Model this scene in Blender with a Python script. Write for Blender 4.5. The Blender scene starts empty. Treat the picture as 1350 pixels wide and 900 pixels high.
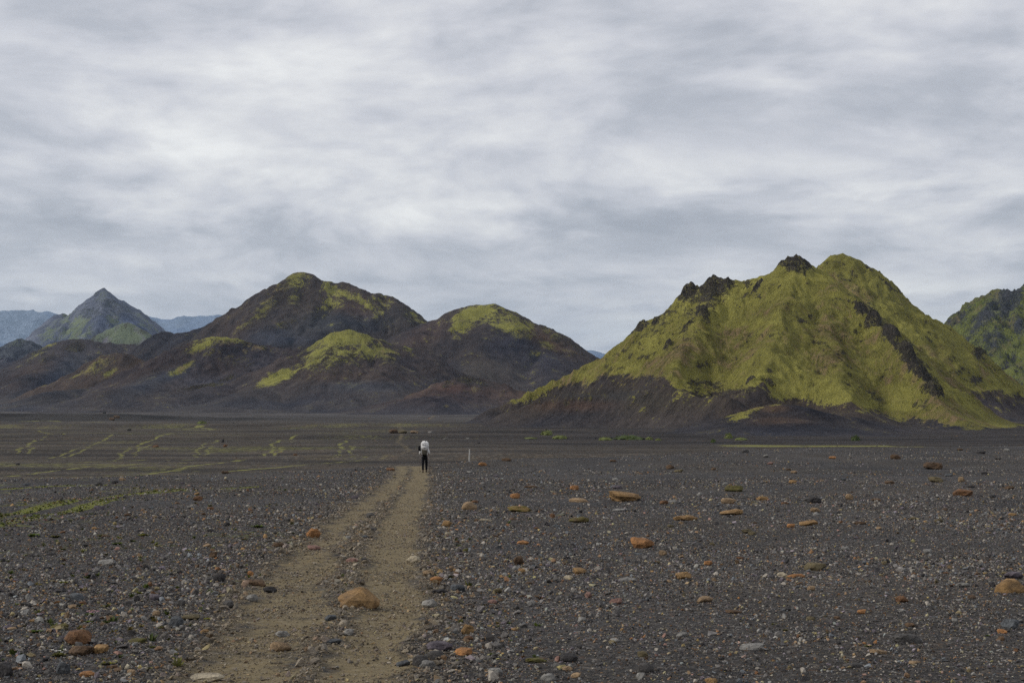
import bpy, bmesh, math, random
import numpy as np
from mathutils import Vector, Matrix

# ------------------------------------------------------------------ camera, sky, sun, exposure
SC = bpy.context.scene
COL = SC.collection
CAM_Z = 1.7
F = 1875.0          # focal length in photograph pixels (50 mm on a 36 mm wide frame, 1350 px wide)
HX, HY = 675.0, 505.0   # where the level line of sight meets the photograph

cam_d = bpy.data.cameras.new('camera')
cam = bpy.data.objects.new('camera', cam_d)
COL.objects.link(cam)
cam.location = (0, 0, CAM_Z)
cam.rotation_euler = (math.radians(90), 0, 0)
cam_d.lens = 50; cam_d.sensor_width = 36; cam_d.shift_y = 55 / 1350
cam_d.clip_start = 0.1; cam_d.clip_end = 90000
SC.camera = cam

SUN_DIR = Vector((-0.78, -0.10, 0.48)).normalized()      # towards the sun
sun_d = bpy.data.lights.new('sun', 'SUN')
sun_d.energy = 1.5; sun_d.angle = math.radians(10); sun_d.color = (1.0, 0.955, 0.88)
sun = bpy.data.objects.new('sun', sun_d); COL.objects.link(sun)
sun.rotation_euler = SUN_DIR.to_track_quat('Z', 'Y').to_euler()
sun.location = (-60, -20, 80)

SC.view_settings.view_transform = 'Standard'
SC.view_settings.look = 'None'
SC.view_settings.gamma = 1.0
SC.view_settings.exposure = 0.50
SC.view_settings.use_curve_mapping = False
SC.cycles.use_denoising = False
SC.cycles.max_bounces = 4
SC.cycles.volume_bounces = 0
SC.cycles.sample_clamp_indirect = 4

HAZE_DENSITY = 2.0e-5

class NT:
    """small helper to write node graphs"""
    def __init__(s, tree):
        s.t = tree; s.n = tree.nodes; s.l = tree.links
    def node(s, typ, **kw):
        nd = s.n.new(typ)
        for k, v in kw.items(): setattr(nd, k, v)
        return nd
    def put(s, sock, v):
        if v is None: return
        if isinstance(v, bpy.types.NodeSocket): s.l.new(v, sock)
        else: sock.default_value = v
    def m(s, op, a, b=None, c=None, clamp=False):
        nd = s.node('ShaderNodeMath', operation=op, use_clamp=clamp)
        s.put(nd.inputs[0], a); s.put(nd.inputs[1], b); s.put(nd.inputs[2], c)
        return nd.outputs[0]
    def mix(s, f, a, b, blend='MIX'):
        nd = s.node('ShaderNodeMix', data_type='RGBA', blend_type=blend)
        s.put(nd.inputs[0], f); s.put(nd.inputs[6], a); s.put(nd.inputs[7], b)
        return nd.outputs[2]
    def noise(s, vec, scale, detail=4, rough=0.55, dist=0.0, out=0):
        nd = s.node('ShaderNodeTexNoise')
        s.put(nd.inputs['Vector'], vec)
        nd.inputs['Scale'].default_value = scale; nd.inputs['Detail'].default_value = detail
        nd.inputs['Roughness'].default_value = rough; nd.inputs['Distortion'].default_value = dist
        return nd.outputs[out]
    def voro(s, vec, scale, feature='F1', out='Color', rnd=1.0):
        nd = s.node('ShaderNodeTexVoronoi', feature=feature)
        s.put(nd.inputs['Vector'], vec); nd.inputs['Scale'].default_value = scale
        nd.inputs['Randomness'].default_value = rnd
        return nd.outputs[out]
    def ramp(s, f, stops, interp='LINEAR'):
        nd = s.node('ShaderNodeValToRGB'); cr = nd.color_ramp; cr.interpolation = interp
        while len(cr.elements) > 1: cr.elements.remove(cr.elements[-1])
        cr.elements[0].position = stops[0][0]; cr.elements[0].color = (*stops[0][1], 1)
        for p, c in stops[1:]:
            e = cr.elements.new(p); e.color = (*c, 1)
        s.put(nd.inputs[0], f)
        return nd.outputs[0]
    def rng(s, v, a, b, c=0.0, d=1.0, smooth=False):
        nd = s.node('ShaderNodeMapRange', interpolation_type='SMOOTHSTEP' if smooth else 'LINEAR')
        s.put(nd.inputs[0], v)
        for i, x in zip((1, 2, 3, 4), (a, b, c, d)): nd.inputs[i].default_value = x
        return nd.outputs[0]
    def mapping(s, vec, scale=(1, 1, 1), rot=(0, 0, 0), loc=(0, 0, 0)):
        nd = s.node('ShaderNodeMapping'); s.put(nd.inputs[0], vec)
        nd.inputs['Scale'].default_value = scale; nd.inputs['Rotation'].default_value = rot
        nd.inputs['Location'].default_value = loc
        return nd.outputs[0]
    def sep(s, vec):
        nd = s.node('ShaderNodeSeparateXYZ'); s.put(nd.inputs[0], vec); return nd.outputs
    def comb(s, x, y, z=0.0):
        nd = s.node('ShaderNodeCombineXYZ')
        s.put(nd.inputs[0], x); s.put(nd.inputs[1], y); s.put(nd.inputs[2], z); return nd.outputs[0]
    def attr(s, name, out='Color'):
        return s.node('ShaderNodeAttribute', attribute_name=name).outputs[out]
    def bump(s, h, strength=0.5, dist=0.1, nrm=None):
        nd = s.node('ShaderNodeBump'); nd.inputs['Strength'].default_value = strength
        nd.inputs['Distance'].default_value = dist; s.put(nd.inputs['Height'], h); s.put(nd.inputs['Normal'], nrm)
        return nd.outputs[0]

def build_world():
    w = bpy.data.worlds.new('World'); SC.world = w; w.use_nodes = True
    t = NT(w.node_tree); t.n.clear()
    out = t.node('ShaderNodeOutputWorld')
    sky = t.node('ShaderNodeTexSky', sky_type='NISHITA'); sky.sun_disc = False
    el = math.asin(SUN_DIR.z); sky.sun_elevation = el
    sky.sun_rotation = math.atan2(SUN_DIR.x, SUN_DIR.y)
    bg1 = t.node('ShaderNodeBackground'); t.l.new(sky.outputs[0], bg1.inputs[0]); bg1.inputs[1].default_value = 0.1
    d = t.node('ShaderNodeTexCoord').outputs['Generated']
    x, y, z = t.sep(d)[:3]
    zc = t.m('MAXIMUM', z, 0.0)
    k = t.m('ADD', zc, 0.20)
    u = t.m('DIVIDE', x, k); v = t.m('DIVIDE', y, k)
    p = t.comb(u, v, 0.0)
    wv = t.noise(t.mapping(p, (1, 1, 1)), 0.55, 3, 0.5, out=1)
    nd = t.node('ShaderNodeVectorMath', operation='SCALE'); t.l.new(wv, nd.inputs[0]); nd.inputs['Scale'].default_value = 0.9
    ad = t.node('ShaderNodeVectorMath', operation='ADD'); t.l.new(p, ad.inputs[0]); t.l.new(nd.outputs[0], ad.inputs[1])
    pw = ad.outputs[0]
    big = t.noise(t.mapping(pw, (1.0, .75, 1), loc=(3.1, 1.7, 0)), 1.3, 2, 0.5)
    mid = t.noise(t.mapping(pw, (1.0, .85, 1), loc=(7.3, 2.2, 0)), 3.3, 4, 0.55)
    fine = t.noise(t.mapping(pw, (1.05, 1.0, 1), loc=(1.2, 9.0, 0)), 9.0, 5, 0.6)
    # banks of brighter and darker cloud, placed by bearing and elevation
    yy = t.m('MAXIMUM', y, 0.05)
    bx = t.m('DIVIDE', x, yy); bz = t.m('DIVIDE', z, yy)
    wx = t.m('MULTIPLY', t.m('SUBTRACT', fine, 0.5), 0.05)
    bx = t.m('ADD', bx, wx); bz = t.m('ADD', bz, t.m('MULTIPLY', t.m('SUBTRACT', mid, 0.5), 0.05))
    total = None
    blobs = [(350, 90, 190, 110, .10), (690, 255, 200, 26, .5), (940, 215, 190, 32, .5), (1290, 235, 120, 24, .45), (660, 165, 120, 40, .25),
             (1090, 140, 150, 48, -.6), (70, 70, 90, 70, -.40), (560, 320, 330, 20, -.38), (1000, 300, 330, 22, -.34), (860, 60, 160, 60, -.16),
             (150, 305, 200, 16, -.35), (1200, 340, 200, 16, -.2), (150, 205, 160, 30, .22), (1010, 30, 160, 40, .08), (1180, 375, 110, 9, .45), (830, 395, 120, 10, .3),
             (60, 380, 160, 12, .45), (230, 345, 180, 10, -.2), (570, 400, 90, 20, .25), (675, 430, 900, 26, .40), (420, 250, 90, 14, -.25), (250, 160, 80, 22, .25), (520, 110, 60, 40, -.15), (800, 120, 90, 30, .12), (1300, 100, 60, 60, -.25), (420, 375, 200, 8, -.25), (980, 255, 200, 9, -.3)]
    for (px, py, rx, ry, s_) in blobs:
        cx, cz = (px - HX) / F, (HY - py) / F
        a = t.m('MULTIPLY', t.m('SUBTRACT', bx, cx), F / rx); b = t.m('MULTIPLY', t.m('SUBTRACT', bz, cz), F / ry)
        q = t.m('ADD', t.m('MULTIPLY', a, a), t.m('MULTIPLY', b, b))
        g = t.m('MULTIPLY', t.m('POWER', 2.718, t.m('MULTIPLY', q, -0.8)), s_)
        total = g if total is None else t.m('ADD', total, g)
    front = t.m('GREATER_THAN', y, 0.3)
    total = t.m('MULTIPLY', total, front)
    val = t.m('ADD', t.m('MULTIPLY', t.m('SUBTRACT', big, 0.5), 1.0), t.m('MULTIPLY', t.m('SUBTRACT', mid, 0.5), 1.55))
    val = t.m('ADD', val, t.m('MULTIPLY', t.m('SUBTRACT', fine, 0.5), 0.55))
    val = t.m('ADD', t.m('ADD', t.m('MULTIPLY', val, 0.95), t.m('MULTIPLY', total, 0.54)), 0.5)
    col = t.ramp(val, [(0.0, (.34, .355, .395)), (0.3, (.435, .448, .488)), (0.52, (.55, .555, .59)), (0.75, (.665, .665, .675)), (1.0, (.80, .80, .785))])
    bg2 = t.node('ShaderNodeBackground'); t.l.new(col, bg2.inputs[0]); bg2.inputs[1].default_value = 0.85
    mx = t.node('ShaderNodeMixShader'); mx.inputs[0].default_value = 0.94
    t.l.new(bg1.outputs[0], mx.inputs[1]); t.l.new(bg2.outputs[0], mx.inputs[2]); t.l.new(mx.outputs[0], out.inputs[0])
build_world()

# ------------------------------------------------------------------ numpy noise
_rs = np.random.RandomState(7)
_perm = _rs.permutation(4096).astype(np.int64)
_ang = _rs.rand(4096) * 2 * math.pi
_gx, _gy = np.cos(_ang), np.sin(_ang)
def perlin(x, y, seed=0):
    xi = np.floor(x).astype(np.int64); yi = np.floor(y).astype(np.int64)
    xf = x - xi; yf = y - yi
    u = xf * xf * xf * (xf * (xf * 6 - 15) + 10); v = yf * yf * yf * (yf * (yf * 6 - 15) + 10)
    def g(a, b, dx, dy):
        h = _perm[(_perm[(a + seed * 37) & 4095] + b) & 4095]
        return _gx[h] * dx + _gy[h] * dy
    n00 = g(xi, yi, xf, yf); n10 = g(xi + 1, yi, xf - 1, yf)
    n01 = g(xi, yi + 1, xf, yf - 1); n11 = g(xi + 1, yi + 1, xf - 1, yf - 1)
    return ((n00 * (1 - u) + n10 * u) * (1 - v) + (n01 * (1 - u) + n11 * u) * v) * 1.5
def fbm(x, y, oct=4, seed=0, gain=0.5):
    s = 0; a = 1.0; t = 0
    for o in range(oct):
        s = s + a * perlin(x * 2 ** o, y * 2 ** o, seed + o * 5); t += a; a *= gain
    return s / t
def ridged(x, y, oct=4, seed=0, gain=0.5):
    s = 0; a = 1.0; t = 0
    for o in range(oct):
        s = s + a * (1 - np.abs(perlin(x * 2 ** o, y * 2 ** o, seed + o * 5)) * 2); t += a; a *= gain
    return s / t
def sstep(a, b, x):
    t = np.clip((x - a) / (b - a), 0, 1); return t * t * (3 - 2 * t)

# ------------------------------------------------------------------ the lie of the land
def drop_near(Y):
    Yc = np.clip(Y, 0, None)
    a = 1.7 + 3.6 * (np.minimum(Yc, 86) / 86) ** 0.72
    return a + 0.006 * np.maximum(Yc - 86, 0)
LK_Y = np.array([0, 100, 150, 200, 300, 500, 700, 1000, 1500, 2000, 3000, 60000.])
LK_H = np.array([9., 9.5, 11.5, 14, 16, 20, 23.5, 28, 33, 34, 35, 35.])
def drop_low(Y): return np.interp(Y, LK_Y, LK_H)
def edge_y(X, Y):
    """distance at which the gravel flat breaks off towards the lower terrace"""
    px = HX + F * X / np.maximum(Y, 20)
    return np.interp(px, [-400, 0, 250, 480, 560, 640, 800, 1000, 1350, 1700], [66, 71, 76, 86, 90, 98, 103, 116, 126, 130])
def gz(X, Y, detail=True):
    X = np.asarray(X, float); Y = np.asarray(Y, float)
    e = edge_y(X, Y) + 4.0 * fbm(X / 14, Y / 300, 3, 11)
    t = sstep(0, 45, Y - e)
    h = drop_near(Y) * (1 - t) + drop_low(Y) * t
    z = CAM_Z - h
    if detail:
        far = sstep(150, 320, Y)
        z = z + far * (0.9 * fbm(X / 190, Y / 75, 3, 3) + 0.35 * fbm(X / 60, Y / 22, 3, 23)) * np.clip(1.0 - sstep(1600, 3000, Y) * 0.6, 0, 1)
        # low banks running across the terrace
        for (xa, xb, yc, hh, w, sd) in ((-190, 60, 520, 1.1, 8, 1), (-700, -330, 1230, 4.0, 20, 2), (-20, 190, 300, 1.0, 6, 3), (-30, 60, 640, 1.6, 10, 4), (-300, 40, 820, 1.8, 12, 5)):
            yy = yc + 28 * fbm(X / 90, X * 0 + sd * 3.3, 3, 31 + sd)
            win = sstep(xa - 60, xa + 20, X) * (1 - sstep(xb - 20, xb + 80, X))
            z = z + win * hh * sstep(-w, w, Y - yy) * (1 - sstep(10, 160, Y - yy))
        near = 1 - far
        z = z + near * (0.10 * fbm(X / 6, Y / 6, 3, 41) * np.clip(Y / 30, 0.2, 1) + 0.012 * fbm(X / 0.5, Y / 0.5, 2, 51))
        c, wd = path_mid(Y)
        trk = tracks(X, Y)[0]
        z = z - near * 0.06 * trk
    return z

# the two worn tracks of the path: edges read along the distance Y
def y_to_Y(py):
    Ys = np.geomspace(4, 125, 900); p = HY + F * drop_near(Ys) / Ys
    return np.interp(-np.asarray(py, float), -p, Ys)
_pt = np.array([  # photograph row, left track L/R, right track L/R
    [960, 165, 350, 400, 552], [900, 222, 390, 420, 552], [850, 280, 418, 446, 556], [800, 325, 438, 474, 560], [740, 370, 446, 478, 556],
    [700, 418, 452, 492, 548], [670, 455, 494, 512, 558], [650, 490, 520, 526, 563], [636, 508, 532, 536, 566], [622, 520, 540, 542, 564], [612, 522, 540, 540, 560]])
_pY = y_to_Y(_pt[:, 0]); _o = np.argsort(_pY); _pY = _pY[_o]; _pX = ((_pt[:, 1:] - HX) / F * y_to_Y(_pt[:, 0])[:, None])[_o]
def path_mid(Y):
    a = np.interp(Y, _pY, _pX[:, 0]); b = np.interp(Y, _pY, _pX[:, 3]); return (a + b) / 2, (b - a)
def tracks(X, Y):
    e = [np.interp(Y, _pY, _pX[:, i]) for i in range(4)]
    wob = 0.34 * fbm(X / 0.9, Y / 1.8, 4, 61) + .25 * fbm(X / 3., Y / 6., 2, 62)
    w = 0.22
    t1 = sstep(-w, w * 1.4, X - e[0] + wob) * (1 - sstep(-w * 1.4, w, X - e[1] + wob))
    t2 = sstep(-w, w * 1.4, X - e[2] + wob) * (1 - sstep(-w * 1.4, w, X - e[3] + wob))
    t1 = t1 * (0.80 + 0.5 * fbm(X / 0.7, Y / 1.5, 2, 66))
    env = sstep(-0.5, 0.1, X - e[0] + wob) * (1 - sstep(-0.1, 0.45, X - e[3] + wob))
    fade = 1 - sstep(92, 104, Y)
    return np.clip(np.maximum(t1, t2), 0, 1) * fade, env * fade

def lowpt(px, py):
    """a point of the lower terrace under a photograph pixel"""
    Ys = np.geomspace(150, 6000, 2000); p = HY + F * drop_low(Ys) / Ys
    Y = float(np.interp(-py, -p, Ys)); return ((px - HX) / F * Y, Y)
def nearpt(px, py):
    Y = float(y_to_Y(py)); return ((px - HX) / F * Y, Y)

def seg_dist(X, Y, pts, ystretch=1.0):
    best = np.full(X.shape, 1e9)
    for (x0, y0), (x1, y1) in zip(pts[:-1], pts[1:]):
        dx, dy = x1 - x0, (y1 - y0) * ystretch; L = dx * dx + dy * dy + 1e-9
        t = np.clip(((X - x0) * dx + (Y - y0) * ystretch * dy) / L, 0, 1)
        best = np.minimum(best, np.hypot(X - x0 - t * dx, (Y - y0) * ystretch - t * dy))
    return best

near_strips = [([(-60, 690), (0, 679), (60, 668), (100, 660), (140, 655), (190, 650), (240, 644)], .42), ([(-60, 702), (0, 691), (40, 683), (90, 673), (125, 665), (158, 656)], .42),
               ([(0, 645), (80, 641), (160, 640)], .5), ([(180, 652), (260, 645), (340, 641)], .3)]
low_strips = [([(0, 628), (60, 622), (110, 617), (180, 612), (270, 609)], .8), ([(0, 612), (80, 609), (200, 604), (320, 606)], .7), ([(160, 629), (210, 622), (260, 614), (330, 605)], .9), ([(300, 621), (400, 612), (480, 606)], .8),
              ([(66, 603), (88, 596), (112, 588), (140, 580), (150, 574)], .5), ([(84, 602), (104, 595), (124, 588)], .45), ([(150, 606), (163, 594), (186, 585), (214, 577), (228, 572)], .5), ([(176, 600), (184, 591), (200, 585)], .4),
              ([(256, 602), (263, 592), (272, 585), (290, 580)], .5), ([(268, 600), (276, 592), (284, 586)], .4), ([(346, 603), (360, 593), (356, 587), (369, 581), (392, 577)], .5), ([(365, 599), (371, 592), (368, 588)], .4),
              ([(441, 603), (452, 593), (446, 587), (457, 581)], .45), ([(458, 600), (465, 593), (460, 587)], .35), ([(20, 597), (34, 589), (40, 583), (58, 578)], .5), ([(36, 597), (44, 591)], .4), ([(52, 568), (70, 575), (84, 573)], .6), ([(100, 592), (170, 588), (260, 590)], .3),
              ([(0, 556), (60, 554), (130, 557)], 5.), ([(230, 567), (262, 563), (290, 567)], 2.5)]
right_strips = [([(945, 588), (1010, 588), (1090, 588), (1160, 589)], 1.6)]

trails = [([(500, 606), (520, 601), (540, 597), (534, 590), (524, 582), (532, 574), (528, 565), (521, 558), (540, 556), (566, 552.5)], .9), ([(566, 552.5), (572, 548), (583, 543.5), (576, 540), (581, 537), (584, 534)], 2.2)]
def ground_attributes(X, Y):
    n1 = fbm(X / 1.1, Y / 1.1, 3, 71); n2 = fbm(X / 7, Y / 7, 3, 72); n3 = fbm(X / 60, Y / 40, 3, 73)
    trk, env = tracks(X, Y)
    green = np.zeros_like(X)
    m = (Y < 130)
    for pts, w in near_strips:
        d = seg_dist(X[m], Y[m], [nearpt(*p) for p in pts]); w2 = w * (1 + 0.5 * n2[m])
        green[m] = np.maximum(green[m], 1.25 * (1 - sstep(w2 * 0.3, w2 * 1.3, d)))
    m = (Y > 150) & (Y < 1800) & (X < 60)
    for pts, w in low_strips:
        wx_ = 2.2 * fbm(X[m] / 16, Y[m] / 30, 3, 81)
        d = seg_dist(X[m] + wx_, Y[m], [lowpt(*p) for p in pts]); w2 = np.maximum(w, 0.0015 * Y[m]) * (1 + 0.5 * n2[m])
        green[m] = np.maximum(green[m], (1 - sstep(w2 * 0.3, w2 * 1.6, d)) * np.clip(0.66 + .8 * n1[m] + .7 * n2[m], .3, .95))
        x0, y0 = lowpt(925, 586.5); x1, y1 = lowpt(1190, 586.5)
    g = sstep(x0, x0 + 10, X) * (1 - sstep(x1 - 10, x1, X)) * sstep(y0 - 48, y0 - 40, Y + 10 * n3) * (1 - sstep(y0 + 6, y0 + 14, Y + 10 * n3))
    green = np.maximum(green, g * np.clip(.95 + 1.3 * n2 + .9 * n3, .15, 1.5))
    px = HX + F * X / np.maximum(Y, 8)
    # straggling mossy ground in the left half of the gravel flat
    patch = sstep(0.05, 0.45, n2 + 0.5 * n1) * (1 - sstep(330, 520, px)) * (Y < 110) * sstep(14, 28, Y)
    green = np.maximum(green, patch * 0.50)
    wide = (Y > 150) & (Y < 1150)
    wm = np.clip(.27 + .55 * fbm(X / 45, Y / 60, 4, 77), 0, .5) * sstep(40, -60, X) * (1 - sstep(850, 1150, Y)) * wide
    green = np.maximum(green, wm)
    m = (Y > 110) & (Y < 2000) & (np.abs(X) < 250)
    for pts, w in trails:
        d = seg_dist(X[m], Y[m], [lowpt(*p) for p in pts]); w2 = np.maximum(w, 0.0018 * Y[m]) * (1 + .5 * n2[m])
        trk[m] = np.maximum(trk[m], (1 - sstep(w2 * .3, w2 * 1.6, d)) * (.40 + .5 * n1[m]))
    far = sstep(150, 210, Y + 6 * n3)
    return trk, env, np.clip(green, 0, 1.5), far, n1, n2, n3

def mesh_grid(name, X, Y, Z, mat, colattrs, keep=None, parent=None):
    nr, nc = X.shape
    v = np.stack([X, Y, Z], -1).reshape(-1, 3).astype(np.float32)
    idx = np.arange(nr * nc).reshape(nr, nc)
    q = np.stack([idx[:-1, :-1], idx[:-1, 1:], idx[1:, 1:], idx[1:, :-1]], -1).reshape(-1, 4)
    if keep is not None:
        k = keep.reshape(-1)
        q = q[k[q].any(1)]
        used = np.unique(q); remap = np.full(nr * nc, -1); remap[used] = np.arange(len(used))
        q = remap[q]; v = v[used]
        colattrs = {a: c.reshape(nr * nc, -1)[used] for a, c in colattrs.items()}
    me = bpy.data.meshes.new(name)
    me.vertices.add(len(v)); me.vertices.foreach_set('co', v.ravel())
    me.loops.add(len(q) * 4); me.loops.foreach_set('vertex_index', q.ravel().astype(np.int32))
    me.polygons.add(len(q)); me.polygons.foreach_set('loop_start', (np.arange(len(q)) * 4).astype(np.int32))
    me.polygons.foreach_set('use_smooth', np.ones(len(q), bool))
    me.update(calc_edges=True)
    for a, c in colattrs.items():
        at = me.attributes.new(a, 'FLOAT_COLOR', 'POINT')
        c = c.reshape(len(v), -1); c4 = np.ones((len(v), 4), np.float32); c4[:, :c.shape[1]] = c
        at.data.foreach_set('color', c4.ravel())
    me.materials.append(mat)
    o = bpy.data.objects.new(name, me); COL.objects.link(o)
    if parent: o.parent = parent
    return o

def new_mat(name, rough=0.9, spec=0.2):
    m = bpy.data.materials.new(name); m.use_nodes = True
    t = NT(m.node_tree); b = t.n['Principled BSDF']
    b.inputs['Roughness'].default_value = rough; b.inputs['Specular IOR Level'].default_value = spec
    return m, t, b

def ground_material():
    m, t, b = new_mat('gravel_ground', 0.92, 0.15)
    pos = t.node('ShaderNodeNewGeometry').outputs['Position']
    x, y, z = t.sep(pos)[:3]; p = t.comb(x, y, 0.0)
    mask = t.sep(t.attr('mask')); trk, grn, far = mask[0], mask[1], mask[2]
    tint = t.attr('tint')
    pal = [(0, (.038, .037, .038)), (.26, (.060, .057, .056)), (.46, (.040, .042, .050)), (.60, (.088, .080, .074)), (.74, (.115, .112, .115)), (.83, (.14, .115, .085)),
           (.885, (.23, .225, .22)), (.93, (.16, .082, .038)), (.955, (.31, .285, .25)), (.985, (.06, .05, .045))]
    def layer(scale):
        c = t.voro(p, scale, 'F1', 'Color'); return t.ramp(t.sep(c)[0], pal, 'CONSTANT')
    c1 = layer(34.0); c2 = layer(13.0); c3 = layer(2.1)
    nf = t.noise(p, 3.0, 3)
    near = t.mix(t.rng(nf, .4, .6), c1, c2)
    near = t.mix(0.42, (.034, .032, .029, 1), near)
    farc = t.mix(0.38, (.060, .056, .054, 1), c3)
    big = t.noise(p, 0.02, 4, 0.6)
    streak = t.noise(t.mapping(p, (0.012, 0.055, 1)), 1.0, 5, 0.62)
    farc = t.mix(t.rng(streak, .42, .60), t.mix(1.0, farc, (1.25, 1.2, 1.1, 1), 'MULTIPLY'), t.mix(1.0, farc, (.50, .49, .50, 1), 'MULTIPLY'))
    base = t.mix(far, near, farc)
    base = t.mix(1.0, base, tint, 'MULTIPLY')
    # worn sandy track
    sn = t.noise(p, 5.0, 5, 0.65); fine = t.noise(p, 45.0, 3, 0.7)
    sand = t.mix(sn, (.115, .089, .044, 1), (.305, .240, .130, 1))
    sand = t.mix(t.rng(fine, .35, .75), sand, t.mix(1.0, sand, (.6, .6, .62, 1), 'MULTIPLY'))
    sand = t.mix(0.14, sand, c2)
    nm = t.noise(p, 2.2, 5, 0.7)
    sf = t.rng(t.m('ADD', trk, t.m('MULTIPLY', t.m('SUBTRACT', nm, 0.5), 1.9)), .25, .75)
    base = t.mix(sf, base, sand)
    # moss and small plants
    g1 = t.noise(p, 1.7, 5, 0.7); g2 = t.noise(p, 11.0, 3, 0.7)
    mossc = t.mix(t.rng(g2, .3, .7), (.080, .092, .016, 1), (.210, .220, .034, 1))
    mossc = t.mix(far, mossc, (.185, .180, .048, 1))
    gf = t.rng(t.m('ADD', grn, t.m('MULTIPLY', t.m('SUBTRACT', t.mix(far, g1, t.noise(p, .5, 4, .6)), 0.5), 1.5)), .42, .72, 0, .88)
    base = t.mix(gf, base, mossc)
    t.l.new(base, b.inputs['Base Color'])
    d1 = t.voro(p, 34.0, 'F1', 'Distance'); d2 = t.voro(p, 13.0, 'F1', 'Distance'); d3 = t.voro(p, 2.1, 'F1', 'Distance')
    hn = t.m('ADD', t.m('MULTIPLY', d1, -0.012), t.m('MULTIPLY', d2, -0.03))
    hn = t.m('MULTIPLY', hn, t.m('SUBTRACT', 1.15, sf))
    hn = t.m('ADD', hn, t.m('MULTIPLY', sn, 0.03)); hn = t.m('ADD', hn, t.m('MULTIPLY', fine, 0.006))
    hn = t.m('ADD', hn, t.m('MULTIPLY', t.m('MULTIPLY', g2, gf), 0.05))
    hf = t.m('ADD', t.m('MULTIPLY', d3, -0.16), t.m('MULTIPLY', t.noise(p, 0.3, 4), 0.8))
    h = t.m('ADD', t.m('MULTIPLY', hn, t.m('SUBTRACT', 1.0, far)), t.m('MULTIPLY', hf, far))
    t.l.new(t.bump(h, 0.9, 1.0), b.inputs['Normal'])
    return m
GROUND = ground_material()

def build_ground():
    rows = np.concatenate([np.array([-1500, -500, -150, -60, -30, -15, -8, -4, -1.5, 0, 1.2, 2.4, 3.6, 4.8, 6, 7, 8]),
                           np.exp(np.arange(math.log(8.4), math.log(2600), 0.0037)),
                           np.exp(np.arange(math.log(2620), math.log(38000), 0.04))])
    core = np.linspace(-1, 1, 900)
    side = 1 + np.cumsum(np.geomspace(0.006, 1.1, 16))
    cols = np.concatenate([-side[::-1], core, side])
    U, Yr = np.meshgrid(cols, rows)
    X = U * (5 + 0.44 * np.abs(Yr))
    Z = gz(X, Yr)
    trk, env, green, far, n1, n2, n3 = ground_attributes(X, Yr)
    mask = np.stack([np.maximum(trk, env * 0.46), green, far], -1)
    tint = np.ones(X.shape + (3,))
    # broad colour zones of the plain: brownish terrace, blue-grey sand under the hills
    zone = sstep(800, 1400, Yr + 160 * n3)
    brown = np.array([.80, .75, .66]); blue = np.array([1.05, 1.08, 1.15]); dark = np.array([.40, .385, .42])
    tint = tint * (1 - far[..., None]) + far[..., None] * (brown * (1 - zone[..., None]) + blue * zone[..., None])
    rt = sstep(360, 470, Yr + 30 * n3) * (1 - sstep(800, 1100, Yr)) * sstep(-90, 60, X + 60 * n3)
    tint = tint * (1 - 0.88 * rt[..., None]) + dark * 0.88 * rt[..., None]
    lb = sstep(1080, 1120, Yr + 50 * n3) * (1 - sstep(1250, 1330, Yr + 50 * n3)) * sstep(-60, -260, X)
    tint = tint * (1 - .6 * lb[..., None])
    warm = np.clip(0.5 + 1.1 * fbm(X / 9, Yr / 9, 3, 91), 0, 1)[..., None]
    tint = tint * (np.array([1.06, 1.0, .93]) * warm + np.array([.94, .96, 1.02]) * (1 - warm))
    tint = tint * (1 + 0.35 * fbm(X / 3.5, Yr / 3.5, 3, 95) + .35 * fbm(X / 14, Yr / 9, 3, 96))[..., None]
    g = mesh_grid('ground', X, Yr, Z, GROUND, {'mask': mask, 'tint': tint})
    g['kind'] = 'structure'
    g['label'] = 'dark gravel plain with a worn sandy track'
build_ground()

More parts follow.
